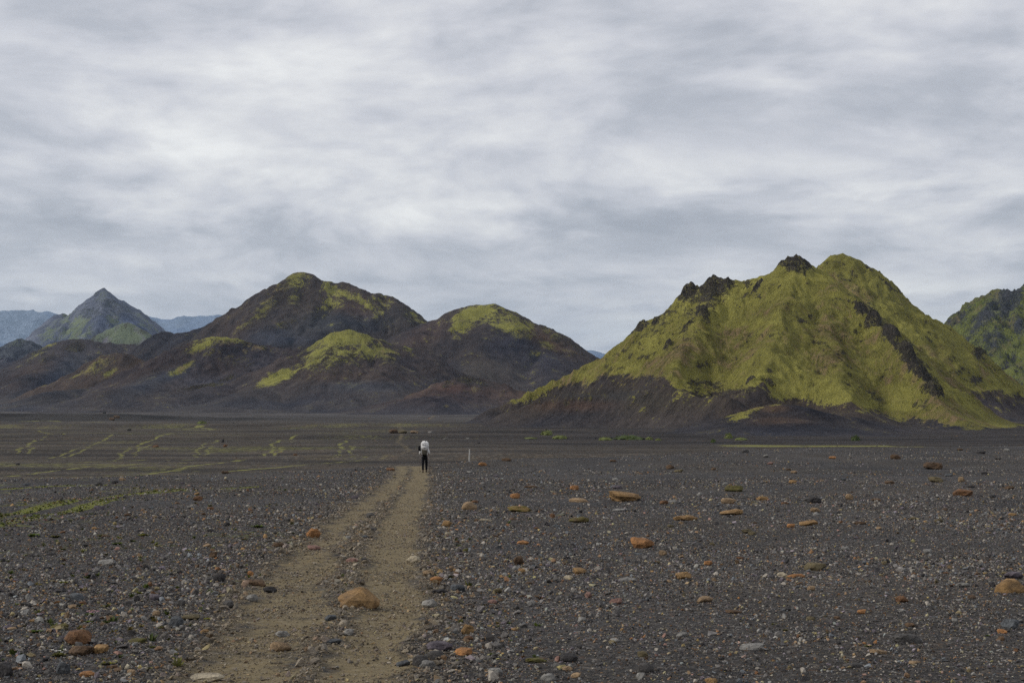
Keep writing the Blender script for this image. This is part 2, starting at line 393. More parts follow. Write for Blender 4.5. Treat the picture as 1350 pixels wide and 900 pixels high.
# ------------------------------------------------------------------ hills
def hill_material(name, moss_lo, moss_hi, rock_lo, rock_hi, scale=1.0, bump=1.0):
    m, t, b = new_mat(name, 0.95, 0.1)
    pos = t.node('ShaderNodeNewGeometry').outputs['Position']
    nrm = t.node('ShaderNodeNewGeometry').outputs['Normal']
    mk = t.sep(t.attr('mask')); moss, rock = mk[0], mk[1]
    fl = t.sep(t.attr('flow')); flow = t.comb(fl[0], fl[1], t.m('MULTIPLY', fl[2], 0.14))   # along the ridge, down the slope
    tint = t.attr('tint')
    def N(sc, det=4, ro=.6, dist=0.0, vec=pos, lo=.32, hi=.68): return t.rng(t.noise(vec, sc / scale, det, ro, dist), lo, hi, -1, 1)
    n1 = N(0.045, 5, .62, .5); n2 = N(0.22, 5, .68); n3 = N(0.85, 3, .7, lo=.36, hi=.64); nf = t.rng(t.noise(flow, 0.30, 5, .65), .34, .66, -1, 1); ng = t.rng(t.noise(flow, 1.1, 4, .7), .36, .64, -1, 1)
    n0 = N(0.011, 4, .6, .3)
    def add(*a):
        r = None
        for v, k in a:
            q = t.m('MULTIPLY', v, k); r = q if r is None else t.m('ADD', r, q)
        return r
    # bare sand and scree
    v = add((n0, .45), (n1, .40), (n2, .22), (nf, .45), (n3, .28 if scale < 1.5 else .12))
    tint = t.mix(t.rng(n0, -.9, .2, .8, 0), tint, t.mix(1.0, tint, (.82, .98, 1.30, 1), 'MULTIPLY'))
    sc = t.mix(t.rng(v, -.9, .9), t.mix(1.0, tint, (.50, .50, .54, 1), 'MULTIPLY'), t.mix(1.0, tint, (1.62, 1.52, 1.42, 1), 'MULTIPLY'))
    sp = t.rng(t.noise(pos, 1.7 / scale, 2, 0.8), .65, .71, 0, .55 if scale < 1.5 else .3)
    sc = t.mix(sp, sc, (.19, .16, .13, 1))
    # moss, broken up by bare ground
    mc = t.mix(t.rng(add((n0, .60), (n1, .50), (n2, .30), (nf, .22), (n3, .18)), -.8, .9), (*moss_lo, 1), (*moss_hi, 1))
    mc = t.mix(t.rng(add((nf, .6), (n1, -.4), (n0, -.6)), .15, .9, 0, .75), mc, (moss_hi[0] * .85, moss_hi[1] * .62, moss_hi[2] * 1.5, 1))
    mc = t.mix(t.rng(add((n2, .60), (ng, .22), (n3, .48), (n0, -.3)), .42, .95, 0, .75), mc, (.040, .036, .020, 1))
    mf = add((moss, 1.0), (n1, .20), (n2, .26), (nf, .26), (n3, .24), (ng, .12))
    mf = t.rng(mf, .42, .56) if scale < 1.5 else t.rng(mf, .36, .68)
    base = t.mix(mf, sc, mc)
    rc = t.mix(t.rng(add((n2, .6), (n3, .6)), -.8, .9), (*rock_lo, 1), (*rock_hi, 1))
    rc = t.mix(t.rng(add((n1, .5), (n3, .7)), .35, .8, 0, .7), rc, mc)
    slope = t.rng(t.sep(nrm)[2], .46, .66, 1, 0)
    rf = add((t.m('MAXIMUM', rock, t.m('MULTIPLY', slope, .5)), 1.0), (n2, .34), (n1, .14), (n3, .20))
    rf = t.m('MULTIPLY', t.rng(rf, .38, .58), t.rng(t.m('MAXIMUM', rock, slope), .04, .16))
    base = t.mix(rf, base, rc)
    t.l.new(base, b.inputs['Base Color'])
    h = add((n0, 1.5 * scale), (n1, .9 * scale), (n2, .55 * scale), (nf, .30 * scale), (ng, .08 * scale), (n3, .16 * scale))
    h = t.m('ADD', h, t.m('MULTIPLY', t.m('MULTIPLY', n3, mf), .20 * scale))
    h = t.m('ADD', h, t.m('MULTIPLY', t.m('MULTIPLY', n2, rf), .9 * scale))
    t.l.new(t.bump(h, 1.0 * bump, 1.0), b.inputs['Normal'])
    return m

MAT_NEAR = hill_material('mossy_hill', (.130, .120, .034), (.400, .370, .092), (.026, .024, .022), (.130, .112, .092), 1.0, 1.2)
MAT_MID = hill_material('dark_sand_hill', (.110, .108, .034), (.340, .325, .085), (.024, .021, .021), (.075, .060, .052), 2.0, 1.0)
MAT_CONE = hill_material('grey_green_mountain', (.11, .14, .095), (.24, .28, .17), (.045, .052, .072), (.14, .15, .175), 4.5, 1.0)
MAT_RIGHT = hill_material('green_crag_hill', (.10, .125, .036), (.25, .27, .07), (.030, .036, .046), (.12, .125, .14), 2.4, 1.1)
MAT_FAR = hill_material('far_range', (.08, .10, .12), (.14, .17, .20), (.09, .12, .17), (.30, .36, .46), 14.0, .6)  # pale blue rock tones carry aerial haze in the colour

def dens(pts, step):
    out = []
    for a, b in zip(pts[:-1], pts[1:]):
        a = np.array(a, float); b = np.array(b, float)
        n = max(1, int(np.linalg.norm(b - a) / step))
        for i in range(n): out.append(a + (b - a) * i / n)
    out.append(np.array(pts[-1], float))
    return np.array(out)
def w3(px, py, Y): return ((px - HX) / F * Y, Y, CAM_Z + (HY - py) / F * Y)

def blobs_at(px, py, blobs):
    v = np.zeros_like(px)
    for bl in blobs:
        cx, cy, rx, ry = bl[:4]; ang = math.radians(bl[4]) if len(bl) > 4 else 0; s = bl[5] if len(bl) > 5 else 1.0
        dx, dy = px - cx, py - cy; c, sn = math.cos(ang), math.sin(ang)
        a = (dx * c + dy * sn) / rx; b = (-dx * sn + dy * c) / ry
        g = s * np.exp(-(a * a + b * b) ** 1.5 * 0.7)
        v = np.maximum(v, g) if s > 0 else v + g * (v > 0)
    return v

def hill(name, label, ridges, slope, res, mat, round_=6, foot=6, amp=(4, 1.5), gul=1.5, pad=60, tint=(.07, .062, .060), tints=(), moss=(), rock=(), mossfn=None, crags=(), seed=0, gscale=1.0, blend=16):
    R = []
    arc = 0
    for pts in ridges:
        P = dens([w3(*p) for p in pts], res * 1.3)
        u = np.concatenate([[0], np.cumsum(np.linalg.norm(np.diff(P, axis=0), axis=1))]) + arc
        arc = u[-1] + 500
        R.append(np.column_stack([P, u]))
    
    R = np.concatenate(R).astype(np.float32)
    hmax = R[:, 2].max() + 36
    ext = hmax / slope + pad
    x0, x1 = R[:, 0].min() - ext, R[:, 0].max() + ext
    y0, y1 = R[:, 1].min() - ext, R[:, 1].max() + ext * 0.75
    X, Y = np.meshgrid(np.arange(x0, x1, res), np.arange(y0, y1, res))
    xs, ys = X.ravel().astype(np.float32), Y.ravel().astype(np.float32)
    # a little domain warp so that flanks are not ruled surfaces
    wl = 22 * res
    xw = xs + (res * 5) * fbm(xs / wl, ys / wl, 3, seed + 1); yw = ys + (res * 5) * fbm(xs / wl + 40, ys / wl, 3, seed + 2)
    z = np.empty(len(xs), np.float32); UX = np.empty(len(xs), np.float32); UY = UX.copy(); dd = np.empty(len(xs), np.float32)
    CH = 40000
    cuts = np.flatnonzero(np.diff(R[:, 3]) > 400) + 1; cuts = [0, *cuts.tolist(), len(R)]; kk = blend * res
    for s in range(0, len(xs), CH):
        d = np.hypot(xw[s:s + CH, None] - R[None, :, 0], yw[s:s + CH, None] - R[None, :, 1])
        de = np.sqrt(d * d + round_ * round_) - round_
        val = R[None, :, 2] - slope * de
        w = np.exp((val - val.max(1, keepdims=True)) / (5 * res)); w /= w.sum(1, keepdims=True)
        UX[s:s + CH] = w @ R[:, 0]; UY[s:s + CH] = w @ R[:, 1]; dd[s:s + CH] = (w * d).sum(1)
        near_r = sstep(0, kk * 1.3, d.min(1))
        mx = None
        for a_, b_ in zip(cuts[:-1], cuts[1:]):
            q = val[:, a_:b_].max(1)
            if mx is None: mx = q
            else:
                hh = np.maximum(kk - np.abs(mx - q), 0) / kk; mx = np.maximum(mx, q) + hh * hh * kk * .25 * near_r
        z[s:s + CH] = mx
    g0 = gz(xs.astype(float), ys.astype(float), False)
    hr = z - g0
    up = sstep(0, foot * 3, hr)
    flank = np.clip(dd / (12 * res), 0, 1)
    gl = res * 9 * gscale
    gully = ridged((UX + .55 * UY) / gl, dd / (gl * 7) + UY / (gl * 3), 3, seed + 3)
    hr = hr - gul * res * (1 - gully) * flank * up
    hr = hr + up * (amp[0] * fbm(xs / (res * 28), ys / (res * 28), 4, seed + 4) * (0.35 + 0.65 * flank) + amp[1] * (ridged(xs / (res * 9), ys / (res * 9), 3, seed + 5) - .5) * (0.3 + 0.7 * flank))
    px = HX + F * xs / ys
    pyv = HY - F * (hr + g0 - CAM_Z) / ys
    wpx = px + 7 * fbm(xs / (res * 14), ys / (res * 14), 3, seed + 11) + 3 * fbm(xs / (res * 4), ys / (res * 4), 2, seed + 12)
    wpy = 5 * fbm(xs / (res * 11), ys / (res * 17), 3, seed + 13) + 2 * fbm(xs / (res * 4), ys / (res * 4), 2, seed + 14)
    rk = blobs_at(wpx, pyv + wpy, rock)
    cr = np.zeros_like(hr)
    for (cx, cy, r, hgt) in [(w3(c[0], 500, c[1])[0], c[1], c[2], c[3]) for c in crags]:
        q = np.hypot(xs - cx, ys - cy) / r * (1 + 0.35 * fbm(xs / (r * .5), ys / (r * .5), 3, seed + 8))
        cg = 1 - sstep(0.35, 1.05, q)
        cr = np.maximum(cr, cg); hr = hr + cg * hgt * (0.9 + 0.14 * ridged(xs / (r * .4), ys / (r * .4), 3, seed + 9))
    rk = np.maximum(rk, np.clip(cr * 1.5, 0, 1))
    hr = hr + rk * res * 2.0 * (ridged(xs / (res * 5), ys / (res * 5), 4, seed + 6) - .35) * up
    h2 = foot * np.logaddexp(0, hr / foot)
    z2 = g0 + h2 - 0.35 - foot * 0.05
    keep = (hr > -foot * 3.2)
    pyv = HY - F * (z2 - CAM_Z) / ys
    ms = mossfn(px, pyv, ys) if mossfn else np.zeros_like(px)
    ms = np.maximum(ms, blobs_at(wpx, pyv + wpy, moss) * (0.92 + .5 * fbm(xs / (res * 22), ys / (res * 22), 3, seed + 15)))
    T = np.ones((len(xs), 3)) * np.array(tint)
    for (cx, cy, rx, ry, ang, c) in tints:
        g = blobs_at(px, pyv, [(cx, cy, rx, ry, ang)])[:, None]
        T = T * (1 - g) + np.array(c) * g
    T *= (1 + 0.25 * fbm(xs / (res * 40), ys / (res * 40), 3, seed + 7))[:, None]
    low = (1 - sstep(0.5, foot * 2.5, h2))[:, None]
    gc = np.array([.062, .062, .068]) if ys.mean() > 1300 else np.array([.060, .057, .060])
    T = T * (1 - 0.7 * low) + gc * 0.7 * low
    mask = np.stack([ms, rk, np.zeros_like(ms)], -1)
    flow = np.stack([UX / res, UY / res, dd / res], -1)
    o = mesh_grid(name, X, Y, z2.reshape(X.shape), mat, {'mask': mask, 'tint': T, 'flow': flow}, keep=keep)
    o['kind'] = 'structure'; o['label'] = label
    return o

B_ = (.066, .060, .060); BL = (.052, .056, .070); BR = (.064, .048, .042); RED = (.15, .075, .055)

# far range, its distance-haze blue painted into the rock colours
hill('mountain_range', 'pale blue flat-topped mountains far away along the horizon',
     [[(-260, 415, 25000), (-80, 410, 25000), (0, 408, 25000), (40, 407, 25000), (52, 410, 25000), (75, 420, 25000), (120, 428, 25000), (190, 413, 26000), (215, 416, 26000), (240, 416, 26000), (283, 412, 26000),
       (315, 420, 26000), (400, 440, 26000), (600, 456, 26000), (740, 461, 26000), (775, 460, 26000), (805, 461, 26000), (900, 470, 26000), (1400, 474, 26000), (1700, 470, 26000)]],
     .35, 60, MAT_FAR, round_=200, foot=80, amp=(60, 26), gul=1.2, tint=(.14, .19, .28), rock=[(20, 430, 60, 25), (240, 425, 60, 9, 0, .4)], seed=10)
# pointed mountain, its tint lightened and blued to add to the haze
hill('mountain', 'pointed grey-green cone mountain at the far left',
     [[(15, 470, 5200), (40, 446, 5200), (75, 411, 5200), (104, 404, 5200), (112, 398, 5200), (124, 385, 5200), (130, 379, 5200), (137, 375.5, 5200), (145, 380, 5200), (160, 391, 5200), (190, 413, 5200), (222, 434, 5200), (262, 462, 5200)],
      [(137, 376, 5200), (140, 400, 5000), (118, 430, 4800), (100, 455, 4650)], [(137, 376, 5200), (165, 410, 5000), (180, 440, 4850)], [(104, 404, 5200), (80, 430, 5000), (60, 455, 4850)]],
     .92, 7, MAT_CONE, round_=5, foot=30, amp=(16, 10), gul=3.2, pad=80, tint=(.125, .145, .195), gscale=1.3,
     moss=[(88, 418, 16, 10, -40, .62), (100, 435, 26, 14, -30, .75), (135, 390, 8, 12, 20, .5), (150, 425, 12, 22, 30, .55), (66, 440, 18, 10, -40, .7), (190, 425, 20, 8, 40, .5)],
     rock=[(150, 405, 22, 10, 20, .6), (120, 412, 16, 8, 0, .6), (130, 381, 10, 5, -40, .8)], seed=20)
hill('hill', 'small yellow-green hill in front of the cone mountain',
     [[(105, 462, 4400), (125, 450, 4400), (150, 431, 4400), (160, 426, 4400), (170, 424.5, 4400), (180, 429, 4400), (190, 440, 4400), (215, 443, 4400), (235, 455, 4400)]],
     .8, 6, MAT_CONE, round_=25, foot=20, amp=(7, 4), gul=1.4, tint=(.075, .07, .05), moss=[(150, 440, 40, 20, 0, .95), (200, 447, 30, 8, 0, .9)], seed=30)
hill('hill', 'rugged grey-blue rocky hill at the left picture edge',
     [[(-120, 455, 3700), (-60, 475, 3700), (0, 458, 3700), (15, 451, 3700), (28, 446, 3700), (45, 448, 3700), (58, 458, 3700), (85, 478, 3700)], [(28, 446, 3700), (10, 480, 3500), (-10, 500, 3400)]],
     .75, 5, MAT_CONE, round_=10, foot=20, amp=(14, 14), gul=2.6, tint=(.06, .058, .07), rock=[(30, 460, 40, 22, 0, .7)], moss=[(5, 495, 20, 10, -30, .5)], seed=40)
hill('hill', 'low dark sand hill left of the small mossy knoll',
     [[(-160, 530, 2900), (-60, 512, 2900), (0, 494, 2900), (50, 468, 2900), (85, 448, 2900), (100, 444, 2900), (120, 447, 2900), (150, 450, 2900), (185, 455, 2900), (215, 470, 2900)],
      [(100, 444, 2900), (60, 480, 2700), (20, 505, 2550)]],
     .55, 4, MAT_MID, round_=12, foot=14, amp=(7, 4), gul=1.6, tint=(.046, .042, .048), rock=[(98, 456, 14, 6, 0, .8), (60, 470, 12, 10, -40, .4)], tints=[(90, 485, 30, 14, -30, BL), (30, 500, 40, 12, -30, BR)], moss=[(48, 466, 22, 4, -30, .45)], seed=50)
hill('hill', 'dark rough twin-topped ridge behind the brown hills',
     [[(150, 480, 2750), (190, 455, 2750), (212, 438, 2750), (228, 434, 2750), (257, 434, 2750), (265, 428, 2750), (280, 422, 2750), (292, 420.5, 2750), (303, 424, 2750), (330, 440, 2750), (380, 470, 2750)], [(292, 421, 2750), (260, 450, 2600), (220, 475, 2500)]],
     .7, 4, MAT_MID, round_=16, foot=12, amp=(7, 6), gul=2.0, tint=(.038, .035, .040), rock=[(290, 432, 26, 12, 0, .6)], seed=60)
hill('hill', 'dark hill with a steep rounded summit left of the dip',
     [[(245, 468, 2350), (290, 440, 2350), (312, 425, 2350), (338, 401, 2350), (352, 388, 2350), (360, 379, 2350), (374, 367, 2350), (388, 359, 2350), (396, 357, 2350), (406, 359, 2350), (416, 366, 2350), (428, 373, 2350), (440, 371.5, 2350), (465, 375, 2350), (490, 382, 2350), (505, 385, 2350), (520, 397, 2350), (545, 413, 2350), (565, 424, 2350), (600, 440, 2350)],
      [(338, 401, 2350), (300, 445, 2260), (250, 478, 2150), (190, 500, 2050), (120, 516, 1950), (60, 525, 1850)], [(396, 357, 2350), (388, 395, 2270), (360, 430, 2180)], [(440, 372, 2350), (455, 400, 2270), (430, 430, 2190), (400, 455, 2110)], [(505, 386, 2350), (530, 415, 2280), (560, 440, 2200)]],
     .78, 3, MAT_MID, round_=14, foot=22, amp=(7, 5), gul=1.3, tint=(.050, .043, .042), gscale=1.5,
     moss=[(392, 370, 18, 14, 0, .62), (385, 392, 14, 10, -20, .6), (362, 395, 12, 24, 40, .45), (350, 412, 14, 10, -40, .42), (440, 380, 22, 8, 20, .6), (466, 392, 34, 7, 28, .62), (500, 400, 18, 12, 50, .5), (440, 398, 14, 7, 0, .55), (545, 418, 18, 5, 35, .45), (330, 425, 20, 6, -30, .4), (424, 407, 10, 3, -20, .5)],
     rock=[(370, 385, 10, 24, 40, .5), (400, 395, 20, 10, -20, .35), (375, 428, 30, 5, -15, .4)],
     tints=[(450, 425, 70, 16, -5, (.046, .050, .060)), (370, 445, 50, 10, 0, (.058, .062, .075)), (470, 402, 34, 14, 10, (.066, .050, .048)), (300, 440, 40, 16, -30, (.064, .050, .045))], seed=70)
hill('hill', 'rounded dark hill with a yellow-green moss cap in the centre',
     [[(520, 446, 2150), (540, 433, 2150), (562, 424, 2150), (583, 416, 2150), (600, 407, 2150), (622, 399.5, 2150), (645, 397.5, 2150), (660, 401, 2150), (680, 411, 2150), (700, 421, 2150), (722, 436, 2150), (742, 455, 2150), (762, 472, 2150), (778, 492, 2150)],
      [(645, 398, 2150), (640, 440, 2060), (620, 480, 1960), (600, 512, 1850)], [(583, 416, 2150), (540, 455, 2040), (480, 485, 1930), (400, 510, 1800), (330, 522, 1700)], [(700, 421, 2150), (720, 460, 2060), (720, 500, 1950)]],
     .72, 2.8, MAT_MID, round_=14, foot=24, amp=(5, 3), gul=.8, tint=(.052, .045, .046), gscale=1.6,
     moss=[(632, 414, 30, 12, -12, 1.1), (613, 428, 18, 8, -20, .95), (668, 424, 32, 14, 22, .78), (690, 436, 14, 10, 20, .6), (722, 456, 14, 5, 28, .62), (748, 462, 14, 8, 35, .42), (706, 467, 8, 5, 0, .5), (640, 448, 5, 3, 0, .5), (735, 445, 26, 6, 32, .5)],
     rock=[(745, 452, 26, 7, 33, .55), (710, 425, 18, 5, 33, .5)],
     tints=[(690, 470, 50, 26, 20, (.045, .044, .055)), (560, 440, 30, 14, -20, (.062, .047, .045)), (640, 490, 40, 14, 0, (.072, .066, .064)), (720, 448, 40, 10, 30, (.08, .056, .043)), (550, 495, 40, 10, 0, (.055, .060, .075)), (545, 478, 30, 8, 0, (.075, .052, .045))], seed=80)
hill('hill', 'brown hill with a mossy crest and a dark gully, second from the left',
     [[(150, 512, 2000), (180, 497, 2000), (210, 478, 2000), (235, 462, 2000), (262, 448, 2000), (290, 443.5, 2000), (315, 444, 2000), (335, 451, 2000), (360, 454, 2000), (385, 459, 2000), (410, 475, 2000)],
      [(262, 448, 2000), (240, 480, 1930), (200, 505, 1850), (140, 520, 1760)], [(315, 444, 2000), (330, 475, 1930), (310, 505, 1850), (280, 520, 1780)], [(360, 454, 2000), (385, 480, 1920)]],
     .62, 2.6, MAT_MID, round_=14, foot=20, amp=(6, 5), gul=1.5, tint=(.054, .042, .041), gscale=1.3,
     moss=[(262, 455, 30, 8, -25, .72), (292, 446, 30, 5, 0, .72), (240, 485, 17, 5, -28, 1.0), (330, 455, 24, 4, 12, .7), (322, 462, 6, 4, 0, .7), (300, 470, 30, 6, 0, .3)],
     rock=[(300, 462, 30, 8, 0, .4), (262, 514, 26, 3, -12, 1.0), (300, 500, 14, 3, -15, .9), (315, 478, 24, 10, 20, .3)],
     tints=[(200, 505, 50, 10, -20, BL), (345, 480, 24, 14, 0, (.056, .050, .056)), (260, 505, 50, 8, -10, (.08, .072, .076))], seed=90)
hill('hill', 'small brown knoll with sparse moss on its left slope',
     [[(85, 506, 2250), (110, 490, 2250), (130, 475, 2250), (148, 465, 2250), (160, 464, 2250), (172, 468, 2250), (190, 482, 2250), (220, 505, 2250)]],
     .6, 3, MAT_MID, round_=18, foot=10, amp=(4, 4), gul=1.8, tint=(.070, .052, .042), moss=[(130, 483, 22, 9, -30, .6), (145, 492, 12, 4, -30, .7), (103, 493, 14, 3, -25, .6)], seed=95)
hill('hill', 'mossy yellow-green knoll with dark runnels below the saddle',
     [[(310, 518, 1900), (345, 503, 1900), (380, 489, 1900), (395, 468, 1900), (412, 454, 1900), (430, 443, 1900), (448, 434.5, 1900), (462, 433.5, 1900), (480, 438, 1900), (500, 443, 1900), (520, 450, 1900), (548, 456, 1900), (580, 475, 1900)],
      [(455, 434, 1900), (440, 465, 1830), (430, 490, 1760)], [(412, 454, 1900), (400, 480, 1830), (370, 505, 1760)], [(500, 443, 1900), (510, 470, 1830), (500, 500, 1740)]],
     .66, 2.4, MAT_MID, round_=9, foot=20, amp=(4, 4), gul=2.0, tint=(.054, .045, .045), gscale=1.0,
     moss=[(455, 446, 46, 14, -4, 1.1), (425, 465, 34, 18, -32, .88), (480, 464, 34, 12, 0, .72), (505, 466, 16, 12, 20, .85), (512, 446, 20, 5, 10, .9), (365, 498, 24, 7, -22, 1.1), (540, 457, 9, 5, 0, .9), (395, 480, 16, 9, -30, .5)],
     rock=[(428, 472, 8, 22, 45, .62), (460, 470, 22, 6, -25, .5), (440, 488, 8, 6, 0, .3)], tints=[(440, 500, 60, 10, 0, (.066, .052, .047)), (480, 510, 60, 7, 0, BL)], seed=100)
hill('hill', 'small reddish brown crater mound on the plain',
     [[(555, 522, 1700), (580, 510, 1700), (598, 500, 1700), (612, 495, 1700), (628, 496, 1700), (650, 503, 1700), (672, 513, 1700), (700, 521, 1700), (740, 528, 1650)], [(545, 524, 1600), (570, 519, 1580)]],
     .42, 2.2, MAT_MID, round_=14, foot=8, amp=(2.5, 3.5), gul=2.0, tint=(.070, .052, .048), tints=[(600, 512, 20, 5, 0, (.095, .058, .048)), (625, 503, 30, 5, 10, (.05, .045, .045)), (700, 520, 30, 5, 0, (.09, .066, .055))],
     rock=[(618, 499, 24, 3.5, 8, .8), (592, 505, 8, 4, -20, .6)], moss=[(588, 535, 4, 1.5, 0, .9)], seed=110)
# right edge hill
hill('hill', 'steep green hill with blue-black crags at the right picture edge',
     [[(1215, 455, 2300), (1250, 424, 2300), (1265, 412, 2300), (1280, 402, 2300), (1300, 392, 2300), (1312, 381, 2300), (1326, 379, 2300), (1340, 376, 2300), (1352, 370, 2300), (1400, 348, 2300), (1450, 340, 2300), (1560, 370, 2300), (1700, 470, 2300)],
      [(1312, 381, 2300), (1300, 420, 2200), (1320, 460, 2110), (1350, 500, 2020)], [(1400, 348, 2300), (1380, 410, 2180), (1400, 470, 2050)], [(1352, 370, 2300), (1345, 410, 2210), (1365, 450, 2120), (1385, 500, 2000)]],
     .80, 3.2, MAT_RIGHT, round_=7, foot=14, amp=(10, 12), gul=3.6, tint=(.060, .058, .062), gscale=1.5,
     mossfn=lambda px, py, Y: 0.72 - 0.6 * sstep(505, 520, py), rock=[(1300, 415, 36, 9, -50, .75), (1330, 395, 14, 26, 30, .9), (1310, 445, 14, 18, 30, .6), (1345, 430, 10, 14, 0, .8), (1285, 430, 20, 6, 40, .4)], seed=120)
# large mossy hill
_mbx = [660, 700, 745, 800, 850, 880, 895, 950, 1000, 1030, 1070, 1120, 1170, 1220, 1290, 1400]
_mby = [530, 524, 508, 500, 494, 500, 512, 517, 508, 524, 530, 533, 545, 556, 566, 570]
def moss_right(px, py, Y):
    b = np.where(Y > 985, 519.0, np.interp(px, _mbx, _mby)) + 16 * fbm(px / 45, py / 22, 4, 131)
    v = 0.98 - 0.80 * sstep(-12, 9, py - b) - .18 * sstep(5, 30, py - b)
    band = sstep(-46, -8, py - b) * 0.12
    return np.clip(v + band * (v > .5), 0, 1)
hill('hill', 'large mossy yellow-green hill with two rocky tops on the right',
     [[(655, 535, 930), (690, 523, 940), (735, 496, 950), (790, 470, 950), (815, 453, 950), (832, 440, 950), (850, 425, 950), (870, 411, 950), (888, 400, 950), (900, 388, 950), (930, 376, 950), (960, 370, 950), (990, 370.5, 950), (1005, 364, 950), (1022, 355, 950), (1035, 348, 950), (1050, 345, 950), (1064, 348, 950), (1078, 356, 960)],
      [(1055, 346, 950), (1088, 373, 930), (1140, 408, 900), (1175, 440, 870), (1203, 478, 840), (1230, 520, 800), (1250, 543, 780), (1272, 563, 765)],
      [(1045, 346, 950), (1040, 390, 905), (1022, 445, 850), (1005, 485, 810), (990, 512, 780)],
      [(945, 372, 950), (930, 405, 920), (900, 455, 870), (885, 495, 825)],
      [(1088, 373, 930), (1085, 430, 880), (1100, 485, 820), (1120, 525, 780)],
      [(1080, 353, 1190), (1087, 343, 1200), (1097, 335.5, 1200), (1112, 333.5, 1200), (1130, 341, 1200), (1148, 354, 1200), (1160, 364, 1200), (1172, 377, 1200), (1185, 390, 1200), (1203, 403, 1200), (1228, 417, 1200), (1248, 428, 1200), (1266, 448, 1200), (1283, 466, 1200), (1308, 496, 1195), (1330, 522, 1190)],
      [(690, 530, 830), (760, 520, 810), (850, 511, 800), (900, 516, 780), (960, 523, 740)]],
     .92, 1.15, MAT_NEAR, round_=3, foot=6, amp=(5.5, 2.8), gul=1.1, blend=15, tint=(.068, .056, .049), gscale=1.7, pad=30,
     mossfn=moss_right,
     rock=[(905, 382, 16, 14, 0, 1.0), (940, 378, 26, 18, -10, .85), (870, 420, 40, 12, -40, .50), (925, 400, 34, 16, -35, .55), (1000, 385, 30, 7, -20, .4), (900, 450, 34, 7, -35, .38), (820, 462, 26, 5, -35, .35), (1000, 440, 50, 5, 0, .3), (950, 475, 40, 6, -10, .33), (1090, 460, 40, 6, 40, .33), (1060, 420, 40, 4, 25, .33), (1150, 520, 24, 6, 42, .5), (846, 428, 12, 6, -40, .9), (985, 372, 14, 6, 10, .5), (1047, 342, 20, 9, 0, .7), (1120, 372, 26, 6, 35, .45),
           (1150, 412, 30, 7, 40, .65), (1178, 445, 24, 9, 48, .8), (1205, 480, 24, 11, 52, .9), (1228, 508, 20, 9, 60, 1.0), (1215, 535, 12, 10, 0, .5), (1290, 465, 10, 6, 40, .9), (1288, 500, 8, 7, 0, .7), (1300, 460, 6, 4, 0, .9), (1150, 350, 16, 5, 45, .6), (1170, 376, 14, 4, 45, .6), (930, 505, 30, 7, 0, .55), (960, 515, 34, 6, 0, .5), (1120, 505, 26, 5, 45, .25), (885, 440, 40, 8, -30, .3), (1030, 400, 60, 5, 10, .22)],
     crags=[(908, 952, 6.5, 5.5), (937, 955, 8, 3.2), (952, 955, 12, 3.0), (1048, 950, 15, 4.6), (846, 952, 5, 3), (832, 952, 3, 2), (1296, 1195, 6, 4), (1232, 806, 7, 6), (1214, 830, 7, 6), (1196, 848, 7, 5), (1174, 870, 7, 4.5), (1152, 888, 7, 4), (1134, 900, 5, 2.5), (880, 900, 4, 3), (905, 905, 5, 3.5), (925, 915, 6, 3.5), (865, 940, 4, 2.5), (1000, 940, 5, 2.5), (990, 800, 4, 2)],
     tints=[(820, 530, 110, 16, 0, (.060, .055, .048)), (760, 535, 50, 8, 0, (.100, .068, .052)), (1130, 512, 30, 6, 40, (.060, .048, .045)), (1000, 548, 30, 8, 0, (.09, .060, .045)), (1290, 540, 60, 12, 0, (.062, .055, .062))], seed=130)
hill('hill', 'low black gravel mound at the foot of the large mossy hill',
     [[(930, 566, 640), (965, 552, 640), (995, 538, 645), (1020, 531, 650), (1050, 532, 650), (1085, 541, 650), (1120, 549, 650), (1180, 562, 660), (1240, 572, 660)], [(1000, 560, 590), (1040, 556, 600), (1090, 566, 600)]],
     .42, 1.1, MAT_NEAR, round_=8, foot=3, amp=(1.4, 1.2), gul=1.2, tint=(.040, .036, .038), pad=30,
     moss=[(984, 540, 26, 8, -28, 1.1), (1010, 530, 16, 5, 0, .7)], rock=[(1070, 545, 12, 4, 0, .3)], tints=[(1030, 556, 36, 6, 0, (.085, .060, .046)), (1020, 538, 20, 5, 0, (.09, .062, .045))], seed=140)

# ------------------------------------------------------------------ air
def build_haze():
    x0, x1, y0, y1, z0, z1 = -44000, 44000, -2600, 40000, -120, 1500
    me = bpy.data.meshes.new('haze')
    v = [(x, y, z) for x in (x0, x1) for y in (y0, y1) for z in (z0, z1)]
    f = [(0, 1, 3, 2), (4, 6, 7, 5), (0, 4, 5, 1), (2, 3, 7, 6), (0, 2, 6, 4), (1, 5, 7, 3)]
    me.from_pydata(v, [], f)
    m = bpy.data.materials.new('haze_air'); m.use_nodes = True
    t = NT(m.node_tree); t.n.clear()
    o = t.node('ShaderNodeOutputMaterial'); vn = t.node('ShaderNodeVolumePrincipled')
    vn.inputs['Color'].default_value = (.56, .76, 1.0, 1); vn.inputs['Density'].default_value = HAZE_DENSITY
    vn.inputs['Anisotropy'].default_value = 0.2
    t.l.new(vn.outputs[0], o.inputs['Volume'])
    me.materials.append(m)
    ob = bpy.data.objects.new('haze', me); COL.objects.link(ob); ob['kind'] = 'stuff'
    ob['label'] = 'thin blue air over the whole plain'
build_haze()

